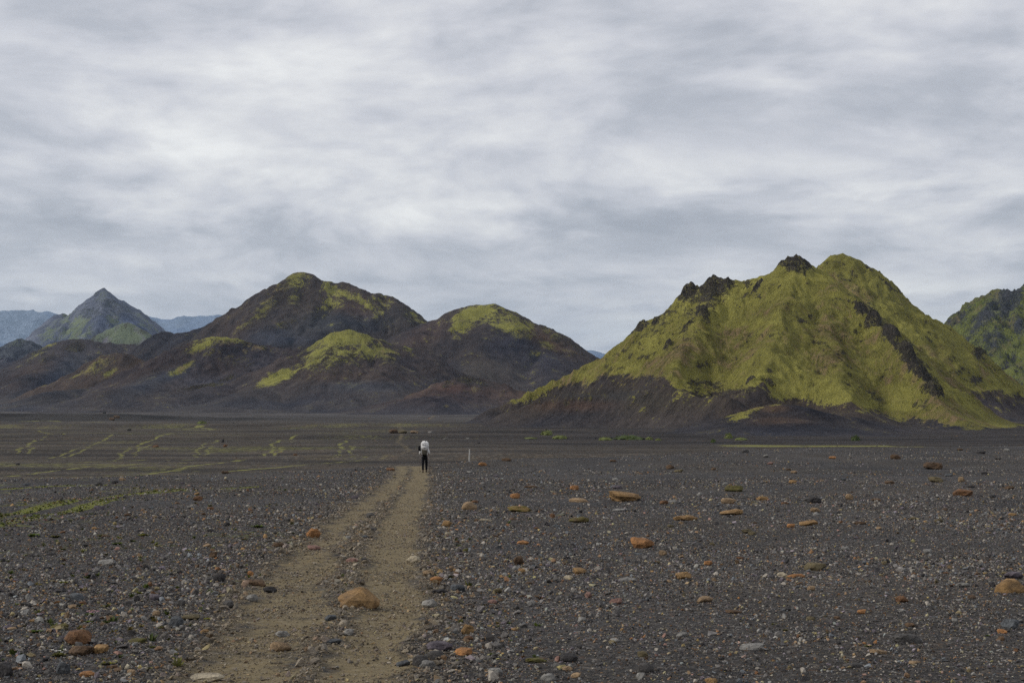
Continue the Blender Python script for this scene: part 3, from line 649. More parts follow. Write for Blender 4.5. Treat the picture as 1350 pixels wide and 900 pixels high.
# ------------------------------------------------------------------ stones
PAL = {'dark': (.040, .038, .040), 'grey': (.088, .084, .082), 'blue grey': (.095, .104, .115), 'pale grey': (.24, .235, .225), 'cream': (.40, .35, .26),
       'tan': (.27, .190, .115), 'ochre': (.28, .175, .080), 'orange': (.33, .165, .068), 'rust': (.165, .088, .045), 'brown': (.115, .074, .045), 'olive': (.125, .103, .058), 'pink': (.25, .15, .125), 'purple grey': (.115, .100, .118)}

def stone_material(name, attr):
    m, t, b = new_mat(name, 0.88, 0.25)
    if attr: c = t.attr('tint')
    else: c = t.node('ShaderNodeObjectInfo').outputs['Color']
    pos = t.node('ShaderNodeTexCoord').outputs['Object']
    geo = t.node('ShaderNodeNewGeometry').outputs['Position']
    n1 = t.noise(geo, 7.0, 5, .68, .6); n2 = t.noise(geo, 40.0, 4, .7)
    c1 = t.mix(t.rng(n1, .35, .65), t.mix(1.0, c, (.62, .60, .58, 1), 'MULTIPLY'), t.mix(1.0, c, (1.25, 1.22, 1.15, 1), 'MULTIPLY'))
    c1 = t.mix(t.rng(n2, .48, .64, 0, .35 if attr else .75), c1, t.mix(1.0, c1, (.42, .42, .44, 1), 'MULTIPLY'))
    n3 = t.noise(geo, 2.4, 4, .7, 1.0)
    if not attr: c1 = t.mix(t.rng(n3, .50, .66, 0, .6), c1, t.mix(.5, c1, (.05, .046, .042, 1)))
    if not attr:
        # dust and dirt where the stone meets the ground, by its own height
        zz = t.sep(pos)[2]
        moss = t.node('ShaderNodeAttribute', attribute_name='moss_cover', attribute_type='OBJECT').outputs['Fac']
        c1 = t.mix(t.rng(t.m('ADD', zz, t.m('MULTIPLY', n1, .2)), .02, .30, .45, 0), c1, (.070, .060, .048, 1))
        mm = t.m('MULTIPLY', moss, t.rng(t.m('ADD', n1, t.m('MULTIPLY', n2, .4)), .55, .78))
        c1 = t.mix(mm, c1, (.085, .080, .016, 1))
    t.l.new(c1, b.inputs['Base Color'])
    t.l.new(t.bump(t.m('ADD', t.m('MULTIPLY', n1, .045), t.m('MULTIPLY', n2, .010)), 0.9, 1.0), b.inputs['Normal'])
    return m
STONE_OBJ = stone_material('boulder_rock', False)
STONE_STUFF = stone_material('gravel_stone', True)

def rock_mesh(seed, kind='block', sub=3):
    """angular boulder: an ico sphere cut by random planes and roughened; unit half width, base at z=0"""
    rng = random.Random(seed)
    bm = bmesh.new(); bmesh.ops.create_icosphere(bm, subdivisions=sub, radius=1.0)
    planes = []
    npl = {'block': 11, 'round': 15, 'slab': 10, 'wedge': 8, 'peak': 13}[kind]
    for i in range(npl):
        n = Vector((rng.gauss(0, 1), rng.gauss(0, 1), rng.gauss(0, 1))).normalized()
        planes.append((n, rng.uniform(.55, .86) if kind == 'peak' else rng.uniform(.62, .9) if kind != 'round' else rng.uniform(.66, .95)))
    planes.append((Vector((rng.uniform(-.25, .25), rng.uniform(-.25, .25), 1)).normalized(), .62 if kind != 'round' else .8))
    off = rng.uniform(0, 50)
    P = np.array([v.co[:] for v in bm.verts])
    nz = fbm(P[:, 0] * 1.4 + off, P[:, 1] * 1.4 + P[:, 2] * 1.9, 3, seed % 50) ; nz2 = ridged(P[:, 0] * 3.1 + P[:, 2] * 2.2 + off, P[:, 1] * 3.1 - P[:, 2], 3, seed % 31)
    for i, v in enumerate(bm.verts):
        d = v.co.normalized(); r = 1.0
        for n, k in planes:
            c = n.dot(d)
            if c > 0.05: r = min(r, k / c)
        r *= 1 + 0.16 * nz[i] + 0.09 * (nz2[i] - .5)
        v.co = d * r
    for v in bm.verts:
        if kind == 'wedge': v.co.z *= 0.6 + 0.45 * (v.co.x + 1) / 2
        if kind == 'peak':
            k_ = max(0, 1 - abs(v.co.x - .22) * (1.5 if v.co.x > .22 else .85)); v.co.z = v.co.z * (.22 + .85 * k_) if v.co.z > 0 else v.co.z * .6
    zs = [v.co.z for v in bm.verts]; xs = [abs(v.co.x) for v in bm.verts]
    z0, z1 = min(zs), max(zs); mx = max(xs)
    for v in bm.verts:
        v.co.z = (v.co.z - z0) / (z1 - z0); v.co.x /= mx; v.co.y /= mx
    me = bpy.data.meshes.new('rock'); bm.to_mesh(me); bm.free()
    me.materials.append(STONE_OBJ)
    for p in me.polygons: p.use_smooth = (kind == 'round')
    return me

ROCKS = {'peak': [rock_mesh(515, 'peak')], 'block': [rock_mesh(11 + i, 'block') for i in range(6)], 'round': [rock_mesh(41 + i, 'round') for i in range(6)],
         'slab': [rock_mesh(71 + i, 'slab') for i in range(5)], 'wedge': [rock_mesh(101 + i, 'wedge') for i in range(5)]}
_cnt = {k: 0 for k in ROCKS}
taken = []
def place_rock(px, py, wpx, hpx, colname, kind, label, group=None, name='rock', cat='rock', moss=0.0, Y=None, rot=None, depth=0.8, jitter=None):
    """px,py: centre of the stone in the photograph, wpx,hpx: its size there"""
    if Y is None:
        X, Y = nearpt(px, py + hpx * 0.42)
    else: X = (px - HX) / F * Y
    r = random.Random(int(px * 31 + py * 17))
    w = wpx / F * Y; h = hpx / F * Y
    me = ROCKS[kind][_cnt[kind] % len(ROCKS[kind])]; _cnt[kind] += 1
    o = bpy.data.objects.new(name, me); COL.objects.link(o)
    z = float(gz(np.array([X]), np.array([Y]))[0])
    d = w * depth
    sink = 0.32 * h
    # the slant view adds some of the stone's depth to its height in the picture
    hz = max(h * 0.92 - d * 0.5 * (drop_near(Y) / Y if Y < 120 else 0), h * .55)
    o.location = (X, Y + d * 0.3, z - sink)
    o.scale = (w / 2, d / 2, hz + sink)
    ang = r.uniform(-.5, .5) if rot is None else rot
    if rot is None and r.random() < .5: ang += math.pi
    o.rotation_euler = (r.uniform(-.08, .08), r.uniform(-.1, .1), ang)
    c = np.array(PAL[colname]) * r.uniform(.88, 1.12)
    o.color = (*c, 1); o['moss_cover'] = moss
    o['label'] = label; o['category'] = cat
    if group: o['group'] = group
    taken.append((X, Y, w * .6))
    return o

N_ = [
 # px, py, w, h, colour, kind, label
 (468, 788, 64, 29, 'ochre', 'peak', 'big ochre boulder lying in the middle of the path'),
 (366, 846, 33, 16, 'tan', 'round', 'rounded tan stone in the left track near the bottom'),
 (267, 886, 54, 11, 'cream', 'slab', 'flat cream slab at the bottom edge of the left track'),
 (100, 841, 40, 24, 'rust', 'round', 'reddish brown boulder, top one of the cluster at bottom left'),
 (104, 858, 36, 16, 'brown', 'block', 'lower brown slab leaning under the reddish boulder at bottom left'),
 (132, 857, 25, 14, 'ochre', 'block', 'small ochre block right of the reddish boulder cluster at bottom left'),
 (138, 741, 30, 9, 'pale grey', 'slab', 'pale flat stone alone on dark gravel left of the path'),
 (230, 821, 20, 17, 'blue grey', 'block', 'blue-grey angular stone beside the lower left edge of the path'),
 (99, 786, 22, 12, 'blue grey', 'round', 'grey stone beside a green plant tuft at the left'),
 (82, 881, 22, 20, 'blue grey', 'block', 'blue-grey stone at the bottom left below the reddish cluster'),
 (115, 889, 24, 9, 'orange', 'slab', 'flat orange stone at the bottom below the reddish cluster'),
 (172, 888, 14, 9, 'tan', 'round', 'small tan stone at the bottom between cream slab and orange stone'),
 (288, 760, 17, 12, 'dark', 'block', 'black stone on gravel left of the bright orange pebble'),
 (250, 813, 30, 9, 'olive', 'slab', 'flat olive-grey stone at the left rim of the path'),
 (281, 734, 12, 10, 'brown', 'round', 'small brown stone left of the path, above the black one'),
 (204, 786, 15, 10, 'purple grey', 'round', 'purple-grey stone in the pebble band left of the path'),
 (179, 789, 10, 11, 'dark', 'block', 'small black upright stone in the pebble band left of the path'),
 (238, 794, 13, 9, 'grey', 'round', 'grey stone above the blue-grey one at the path edge'),
 (205, 808, 12, 8, 'tan', 'block', 'small peach-coloured stone left of the blue-grey one'),
 (78, 826, 26, 9, 'brown', 'slab', 'low mossy brown stone just above the reddish cluster'),
 (181, 846, 28, 8, 'olive', 'slab', 'long low mossy stone right of the reddish cluster'),
 (330, 756, 9, 8, 'orange', 'block', 'bright orange pebble standing on a brown slab left of the path'),
 (337, 764, 32, 10, 'brown', 'slab', 'flat brown slab under the bright orange pebble'),
 (355, 773, 20, 10, 'dark', 'round', 'black stone touching the brown slab left of the path'),
 (332, 784, 17, 11, 'pale grey', 'wedge', 'light grey wedge on the left rim of the path'),
 (301, 795, 17, 12, 'grey', 'wedge', 'dark wedge-shaped stone left of the light grey wedge'),
 (411, 700, 20, 14, 'orange', 'block', 'orange-brown block at the left rim halfway up the path'),
 (413, 721, 18, 8, 'pink', 'round', 'pinkish stone just below the orange-brown block'),
 (382, 722, 8, 6, 'cream', 'round', 'small cream pebble left of the pinkish stone'),
 (366, 720, 17, 7, 'brown', 'slab', 'flat brown stone left of the small cream pebble'),
 (480, 738, 9, 5, 'dark', 'round', 'small dark stone between the two tracks of the path'),
 (371, 829, 21, 10, 'pale grey', 'slab', 'pale grey slab just above the rounded tan stone'),
 (436, 811, 17, 9, 'blue grey', 'block', 'bluish stone below the big ochre boulder'),
 (461, 830, 15, 10, 'pale grey', 'wedge', 'pale wedge in the rubble between the tracks'),
 (438, 841, 26, 8, 'blue grey', 'slab', 'flat grey slab in the rubble between the tracks'),
 (463, 739, 17, 6, 'pink', 'slab', 'flat pinkish stone between the two tracks'),
 (545, 734, 21, 11, 'cream', 'round', 'cream rounded stone at the right rim of the path'),
 (565, 756, 18, 9, 'tan', 'wedge', 'tan wedge right of the path above an orange stone'),
 (575, 765, 17, 8, 'orange', 'round', 'rounded orange stone right of the path'),
 (603, 775, 23, 13, 'blue grey', 'block', 'blue-grey block right of the path'),
 (580, 779, 22, 7, 'dark', 'slab', 'dark flat stone left of the blue-grey block'),
 (566, 791, 21, 14, 'pale grey', 'wedge', 'light grey pointed stone at the right rim of the path'),
 (684, 739, 15, 14, 'brown', 'block', 'dark brown upright block on the gravel right of the path'),
 (688, 752, 11, 7, 'ochre', 'round', 'small ochre stone in front of the dark brown upright block'),
 (764, 753, 22, 10, 'ochre', 'wedge', 'ochre stone with a pale one beside it, right of centre'),
 (750, 762, 15, 6, 'cream', 'slab', 'small cream slab left below the ochre stone'),
 (616, 828, 18, 16, 'ochre', 'round', 'ochre stone standing at the right rim near the bottom'),
 (617, 840, 15, 7, 'rust', 'slab', 'reddish flat stone under the standing ochre stone'),
 (612, 857, 28, 12, 'orange', 'wedge', 'orange stone right of the grey boulders near the bottom'),
 (579, 850, 36, 16, 'purple grey', 'block', 'purple-grey boulder behind two rounded ones near the bottom'),
 (553, 865, 22, 15, 'grey', 'round', 'rounded grey boulder, left one of the pair at the path rim'),
 (575, 861, 22, 14, 'grey', 'round', 'rounded grey boulder, right one of the pair at the path rim'),
 (565, 874, 20, 12, 'pale grey', 'block', 'pale stone in front of the pair of grey boulders'),
 (532, 866, 20, 9, 'blue grey', 'slab', 'bluish slab at the path edge left of the grey pair'),
 (652, 884, 22, 9, 'pale grey', 'slab', 'light flat stone at the bottom right of the path'),
 (724, 892, 24, 12, 'pale grey', 'round', 'pale rounded stone at the bottom edge below two tan ones'),
 (748, 879, 16, 7, 'tan', 'round', 'tan stone at the bottom, left of the two'),
 (760, 888, 15, 8, 'tan', 'round', 'tan stone at the bottom, right of the two'),
 (750, 864, 22, 13, 'dark', 'block', 'dark block above the two tan stones at the bottom'),
 (707, 868, 30, 8, 'olive', 'slab', 'flat mossy brown stone near the bottom centre'),
 (767, 816, 14, 9, 'pale grey', 'round', 'small light round stone on the gravel right of centre'),
 (649, 792, 14, 7, 'pink', 'wedge', 'small pinkish stone right of the blue-grey block'),
 (656, 778, 14, 8, 'olive', 'round', 'small olive stone right of the path'),
 (700, 794, 14, 7, 'pale grey', 'wedge', 'pale wedge on the gravel between the pink and the small white stones'),
 (776, 784, 10, 9, 'pink', 'block', 'small pink block below the ochre stone right of centre'),
 (846, 716, 33, 16, 'orange', 'wedge', 'orange-brown boulder in the gravel right of centre'),
 (874, 729, 12, 8, 'tan', 'block', 'small tan block right below the orange-brown boulder'),
 (934, 742, 14, 7, 'orange', 'round', 'small orange stone right of the orange-brown boulder'),
 (901, 760, 25, 12, 'ochre', 'wedge', 'ochre stone below and right of the orange-brown boulder'),
 (828, 765, 28, 7, 'pale grey', 'slab', 'long pale flat stone left of the ochre stone'),
 (930, 791, 25, 9, 'tan', 'slab', 'flat tan stone in the right half of the gravel'),
 (812, 792, 19, 9, 'pink', 'block', 'pinkish block above a small round grey stone'),
 (812, 801, 9, 6, 'pale grey', 'round', 'small round light grey stone below the pinkish block'),
 (967, 806, 25, 6, 'brown', 'slab', 'flat dark brown stone in the right half'),
 (900, 836, 16, 8, 'pale grey', 'round', 'small whitish stone above the long grey slab'),
 (995, 850, 40, 11, 'pale grey', 'slab', 'long pale grey slab in the lower right'),
 (847, 860, 15, 10, 'olive', 'round', 'small olive stone above a grey rounded one'),
 (850, 879, 23, 15, 'grey', 'round', 'dark grey rounded stone at the bottom right of centre'),
 (938, 896, 17, 9, 'ochre', 'round', 'ochre rounded stone at the very bottom edge'),
 (1077, 746, 31, 13, 'olive', 'round', 'olive-tan hump-shaped stone in the right half'),
 (1050, 759, 25, 6, 'orange', 'slab', 'flat orange stone left below the olive-tan hump'),
 (1032, 757, 15, 7, 'cream', 'slab', 'cream slab touching the flat orange stone'),
 (1070, 775, 12, 7, 'tan', 'round', 'small tan stone below the olive-tan hump'),
 (1335, 774, 46, 22, 'ochre', 'round', 'big smooth ochre boulder cut by the right picture edge'),
 (1338, 758, 28, 12, 'purple grey', 'round', 'grey boulder behind the big ochre one at the right edge'),
 (1115, 721, 13, 6, 'pale grey', 'round', 'small whitish stone above the olive-tan hump'),
 (1190, 790, 17, 10, 'rust', 'block', 'rust-coloured block in the right half'),
 (1136, 806, 13, 7, 'orange', 'wedge', 'small orange wedge left below the rust block'),
 (1200, 822, 17, 8, 'brown', 'round', 'brown rounded stone above the wide dark grey one'),
 (1196, 840, 44, 15, 'grey', 'slab', 'wide low dark grey stone at the lower right'),
 (1158, 857, 27, 8, 'tan', 'slab', 'tan slab at the lower right'),
 (1207, 871, 20, 6, 'tan', 'slab', 'thin tan stone below the wide dark grey one'),
 (1125, 876, 29, 8, 'grey', 'slab', 'grey slab at the bottom left of the tan slab'),
 (1322, 830, 14, 7, 'orange', 'block', 'small orange block near the right edge'),
 (1333, 820, 25, 16, 'blue grey', 'block', 'blue-grey block near the right edge below the ochre boulder'),
 (1270, 772, 21, 7, 'pale grey', 'slab', 'pale flat stone left of the big ochre boulder'),
 (1233, 613, 31, 11, 'brown', 'wedge', 'large dark brown boulder far out near the right rim of the flat'),
 (1234, 631, 22, 9, 'olive', 'wedge', 'olive-brown boulder in front of the large dark brown one'),
 (1272, 649, 29, 11, 'rust', 'block', 'reddish boulder at the far right'),
 (1268, 631, 9, 8, 'tan', 'block', 'small tan block above the reddish boulder at the far right'),
 (1120, 654, 12, 9, 'tan', 'block', 'small tan block left of a thin brown stone at the right'),
 (1074, 659, 20, 10, 'dark', 'block', 'dark brown jagged stone at the right'),
 (1156, 657, 15, 4, 'brown', 'slab', 'thin brown stone at the right'),
 (966, 675, 32, 9, 'ochre', 'round', 'ochre mound-like stone below two others, right of centre'),
 (961, 660, 22, 9, 'tan', 'round', 'tan stone above the ochre mound-like one'),
 (967, 644, 28, 10, 'olive', 'block', 'mossy brown block behind the tan stone'),
 (1068, 690, 27, 8, 'ochre', 'slab', 'flat ochre stone right of centre, alone'),
 (1044, 694, 14, 6, 'orange', 'slab', 'small orange slab left of the flat ochre stone'),
 (1005, 656, 17, 6, 'ochre', 'slab', 'ochre slab between the tan stone and the jagged one'),
 (1134, 690, 20, 5, 'brown', 'slab', 'thin brown slab right of the flat ochre stone'),
 (985, 702, 17, 7, 'olive', 'block', 'olive-brown stone below the ochre mound-like one'),
 (1098, 603, 11, 4, 'orange', 'slab', 'pinkish orange stone far out near the green strip'),
 (1016, 611, 10, 4, 'pink', 'slab', 'small pink stone far out right of centre'),
 (679, 653, 15, 8, 'orange', 'round', 'orange stone right of the marker post, middle distance'),
 (825, 654, 54, 15, 'ochre', 'wedge', 'large long ochre boulder in the middle distance'),
 (758, 643, 14, 7, 'orange', 'round', 'small orange stone left of the large long ochre boulder'),
 (762, 658, 28, 6, 'tan', 'slab', 'low tan slab left of the large long ochre boulder'),
 (618, 667, 22, 12, 'tan', 'round', 'tan rounded boulder right of the path, middle distance'),
 (684, 671, 34, 10, 'ochre', 'wedge', 'ochre two-piece boulder between the tan and mossy ones'),
 (764, 686, 28, 9, 'brown', 'round', 'moss-topped brown stone right of centre'),
 (588, 690, 14, 9, 'ochre', 'round', 'small ochre stone close to the right rim of the path'),
 (590, 702, 9, 6, 'cream', 'round', 'small cream stone below the small ochre one'),
 (728, 679, 8, 7, 'rust', 'block', 'tiny rust block left of the moss-topped stone'),
 (905, 682, 34, 8, 'ochre', 'slab', 'flat ochre boulder left of the ochre mound-like stone'),
 (668, 606, 15, 5, 'brown', 'slab', 'brown stone at the rim of the flat right of the post'),
 (636, 612, 13, 5, 'orange', 'slab', 'orange stone beside the foot of the marker post'),
 (808, 607, 10, 3.5, 'brown', 'slab', 'brown speck of a stone at the rim of the flat'),
 (875, 662, 14, 6, 'rust', 'block', 'small rust block right of the large long ochre boulder'),
 (887, 661, 15, 5, 'pale grey', 'slab', 'whitish slab beside the small rust block'),
 (700, 641, 18, 4, 'brown', 'slab', 'thin brown stone above the orange one near the post'),
 (690, 715, 18, 6, 'orange', 'slab', 'flat orange stone below the ochre two-piece boulder'),
 (614, 726, 8, 6, 'olive', 'round', 'small mossy green stone right of the path'),
 (640, 686, 20, 4, 'cream', 'slab', 'thin cream slab right of the small ochre stone'),
 (740, 677, 14, 4, 'pale grey', 'slab', 'thin whitish slab above the moss-topped stone'),
 (820, 672, 26, 4, 'pale grey', 'slab', 'whitish slab in front of the large long ochre boulder'),
 (5, 884, 22, 22, 'dark', 'block', 'black stone cut by the left picture edge at the bottom'),
 (298, 692, 9, 6, 'dark', 'block', 'small dark stone on the gravel left of the path, alone'),
 (218, 615, 9, 3, 'rust', 'slab', 'tiny rust stone on the rim of the flat at the left'),
 (297, 622, 12, 4, 'brown', 'slab', 'brown stone on the rim of the flat left of the path'),
]
for i_, (px, py, w, h, c, kd, lab) in enumerate(N_):
    if kd == 'round' and 'round' not in lab and 'smooth' not in lab: kd = ('block', 'wedge')[i_ % 2]
    if py < 617 and px < 560: continue
    place_rock(px, py, w, h, c, kd, lab, moss=0.9 if ('moss' in lab and c != 'rust') else 0.0, name='boulder' if 'boulder' in lab else ('pebble' if 'pebble' in lab else 'rock'),
               cat='boulder' if 'boulder' in lab else ('pebble' if 'pebble' in lab else 'rock'), rot=0.15 if px == 468 else None, depth=0.62 if kd == 'slab' else 0.8)

# rocks far out on the lower terrace
def low_rock(px, py, w, h, c, kd, lab, **k):
    X, Y = lowpt(px, py + h * .4)
    return place_rock(px, py, w, h, c, kd, lab, Y=Y, **k)
low_rock(137, 536.5, 8, 6, 'dark', 'wedge', 'black pointed boulder standing alone on the plain at the left', name='boulder', cat='boulder')
low_rock(137, 546, 5, 7, 'dark', 'block', 'dark upright stone just below the lone black boulder')
for i, (x, y, w, h) in enumerate([(146, 547, 9, 4), (153, 550, 10, 4), (160, 547, 7, 3), (147, 552, 8, 4)]):
    low_rock(x, y, w, h, 'brown', 'block', ('left' if i == 0 else 'front right' if i == 1 else 'right' if i == 2 else 'front left') + ' brown boulder of the rubble heap below the lone black boulder', name='boulder', cat='boulder', group='rubble heap on the far left plain')
low_rock(170, 567, 6, 3, 'dark', 'round', 'small black stone on the lower terrace at the left')
low_rock(293, 581, 4, 5, 'dark', 'block', 'small dark upright stone below the green tuft line at the left')
low_rock(205, 587, 10, 3.5, 'rust', 'slab', 'rust-red stone between green tyre tracks at the left')
low_rock(297, 586.5, 6, 4, 'rust', 'block', 'rust-red block between green tyre tracks left of the hiker')
low_rock(389, 600, 6, 3, 'rust', 'slab', 'dark red stone on the terrace left of the hiker')
low_rock(23, 612, 7, 3, 'dark', 'round', 'black stone on the terrace at the left edge')
low_rock(519, 571, 14, 6, 'brown', 'block', 'dark brown outcrop left of the trail behind the hiker')
low_rock(531, 573, 12, 5, 'olive', 'slab', 'olive outcrop slab crossed by the trail behind the hiker')
low_rock(546, 573, 12, 4, 'tan', 'block', 'tan-brown outcrop right of the trail behind the hiker')
low_rock(568, 572, 8, 3, 'pale grey', 'slab', 'light flat stone right of the trail outcrop')
low_rock(616, 578, 6, 2.2, 'pale grey', 'slab', 'white stone lying on the dark sand above the marker post')
low_rock(587, 578.5, 7, 1.8, 'pale grey', 'slab', 'white thin stone on the dark sand right of the hiker')
low_rock(631, 584, 4, 2.2, 'dark', 'round', 'small black stone right of the marker post top')

# smaller stones strewn over the flat, each its own; each is described by the nearest stone or thing one can find
ANCH = [(468, 787, 'the big ochre boulder on the path'), (366, 846, 'the rounded tan stone in the track'), (267, 886, 'the flat cream slab'), (100, 841, 'the reddish boulder cluster'), (138, 741, 'the pale flat stone at the left'),
        (230, 821, 'the blue-grey stone at the left rim'), (330, 756, 'the bright orange pebble'), (411, 700, 'the orange-brown block by the path'), (545, 734, 'the cream stone at the right rim'), (603, 775, 'the blue-grey block near the path'),
        (684, 739, 'the dark brown upright block'), (764, 753, 'the ochre and pale stone pair'), (616, 828, 'the standing ochre stone'), (579, 850, 'the grey boulder pair'), (750, 864, 'the dark block near the bottom'), (846, 716, 'the orange-brown boulder'),
        (930, 791, 'the flat tan stone'), (995, 850, 'the long pale grey slab'), (1077, 746, 'the olive-tan hump'), (1335, 774, 'the big ochre boulder at the edge'), (1190, 790, 'the rust block'), (1196, 840, 'the wide dark grey stone'),
        (1233, 613, 'the large dark brown far boulder'), (1272, 649, 'the reddish far boulder'), (966, 675, 'the ochre mound-like stone'), (1068, 690, 'the lone flat ochre stone'), (825, 654, 'the large long ochre boulder'),
        (618, 667, 'the tan boulder by the path'), (764, 686, 'the moss-topped stone'), (618, 604, 'the marker post'), (560, 605, 'the hiker'), (60, 672, 'the green tyre strips at the left'), (103, 797, 'the green tuft at the left'), (1120, 654, 'the small far tan block'), (290, 640, 'the left rim of the flat')]
rng = random.Random(99)
n_auto = 0; tries = 0; used = set()
while n_auto < 135 and tries < 12000:
    tries += 1
    Y = 12.2 * (118 / 12.2) ** (rng.random() ** 0.9)
    X = rng.uniform(-.355, .355) * Y
    e = float(edge_y(np.array([X]), np.array([Y]))[0])
    if Y > e - 3: continue
    if tracks(np.array([X]), np.array([Y]))[0][0] > .3: continue
    if any((X - a) ** 2 + (Y - b) ** 2 * .5 < (r + .25) ** 2 for a, b, r in taken): continue
    wpx = max(7, min(15, rng.gauss(9.5, 2.5)))
    py = HY + F * float(drop_near(Y)) / Y; px = HX + F * X / Y
    warm = rng.random() < .36
    c = rng.choice(['ochre', 'tan', 'rust', 'brown', 'brown', 'olive']) if warm else rng.choice(['grey', 'grey', 'dark', 'pale grey', 'blue grey', 'purple grey', 'pale grey'])
    kd = rng.choice(['block', 'slab', 'round', 'wedge'])
    kn = {'block': 'angular', 'slab': 'flat', 'round': 'rounded', 'wedge': 'wedge-shaped'}[kd]
    ax, ay, an = min(ANCH, key=lambda a: (a[0] - px) ** 2 + 2.5 * (a[1] - py) ** 2)
    dx, dy = px - ax, (py - ay) * 1.6
    dr = ('right of' if dx > 0 else 'left of') if abs(dx) > abs(dy) else ('below' if dy > 0 else 'above')
    ds = 'just ' if math.hypot(dx, dy) < 45 else ('a little ' if math.hypot(dx, dy) < 100 else 'well ')
    lab = 'small %s %s stone %s%s %s' % (c.replace('dark', 'black'), kn, ds, dr, an)
    if lab in used or len(lab.split()) > 16: continue
    used.add(lab)
    place_rock(px, py - 3, wpx, wpx * rng.uniform(.32, .55), c, kd, lab, group='small stones strewn over the gravel flat')
    n_auto += 1

# ------------------------------------------------------------------ gravel (uncountable): one mesh of many small angular stones
def hull_proto(seed, n=11):
    r = random.Random(seed); bm = bmesh.new()
    for i in range(n):
        v = Vector((r.gauss(0, 1), r.gauss(0, 1), r.gauss(0, 1))).normalized()
        bm.verts.new(v * r.uniform(.8, 1.0))
    bmesh.ops.convex_hull(bm, input=bm.verts)
    for v in [v for v in bm.verts if not v.link_faces]: bm.verts.remove(v)
    bmesh.ops.triangulate(bm, faces=bm.faces)
    bm.verts.index_update()
    V = np.array([v.co[:] for v in bm.verts]); T = np.array([[v.index for v in f.verts] for f in bm.faces]); bm.free()
    return V, T
PROTO = [hull_proto(200 + i, 10 + i % 5) for i in range(14)]

def scatter(name, X, Y, S, flat, C, label, mat, protos=PROTO, seed=5, lift=0.15):
    r = np.random.RandomState(seed)
    n = len(X); Z = gz(X, Y); ang = r.rand(n) * 6.283; which = r.randint(0, len(protos), n)
    asp = r.uniform(.6, 1.0, n); tx = r.normal(0, .22, n); ty = r.normal(0, .22, n)
    VV, TT, CC = [], [], []; base = 0
    for k, (V, T) in enumerate(protos):
        i = np.where(which == k)[0]
        if not len(i): continue
        v = np.repeat(V[None], len(i), 0)
        v = v * np.stack([S[i] / 2, S[i] / 2 * asp[i], S[i] / 2 * flat[i]], -1)[:, None, :]
        v[..., 2] += v[..., 0] * tx[i, None] + v[..., 1] * ty[i, None]
        c, s = np.cos(ang[i])[:, None], np.sin(ang[i])[:, None]
        x = v[..., 0] * c - v[..., 1] * s; y = v[..., 0] * s + v[..., 1] * c
        v = np.stack([x + X[i, None], y + Y[i, None], v[..., 2] + (Z[i] + S[i] * flat[i] * lift)[:, None]], -1)
        nv = V.shape[0]
        VV.append(v.reshape(-1, 3)); TT.append((T[None] + (np.arange(len(i)) * nv)[:, None, None]).reshape(-1, 3) + base)
        CC.append(np.repeat(C[i], nv, 0)); base += nv * len(i)
    v = np.concatenate(VV).astype(np.float32); q = np.concatenate(TT).astype(np.int32); c = np.concatenate(CC).astype(np.float32)
    me = bpy.data.meshes.new(name)
    me.vertices.add(len(v)); me.vertices.foreach_set('co', v.ravel())
    me.loops.add(len(q) * 3); me.loops.foreach_set('vertex_index', q.ravel())
    me.polygons.add(len(q)); me.polygons.foreach_set('loop_start', (np.arange(len(q)) * 3).astype(np.int32))
    me.polygons.foreach_set('use_smooth', np.zeros(len(q), bool))
    me.update(calc_edges=True)
    at = me.attributes.new('tint', 'FLOAT_COLOR', 'POINT'); c4 = np.ones((len(v), 4), np.float32); c4[:, :3] = c
    at.data.foreach_set('color', c4.ravel())
    me.materials.append(mat)
    o = bpy.data.objects.new(name, me); COL.objects.link(o); o['kind'] = 'stuff'; o['label'] = label
    return o

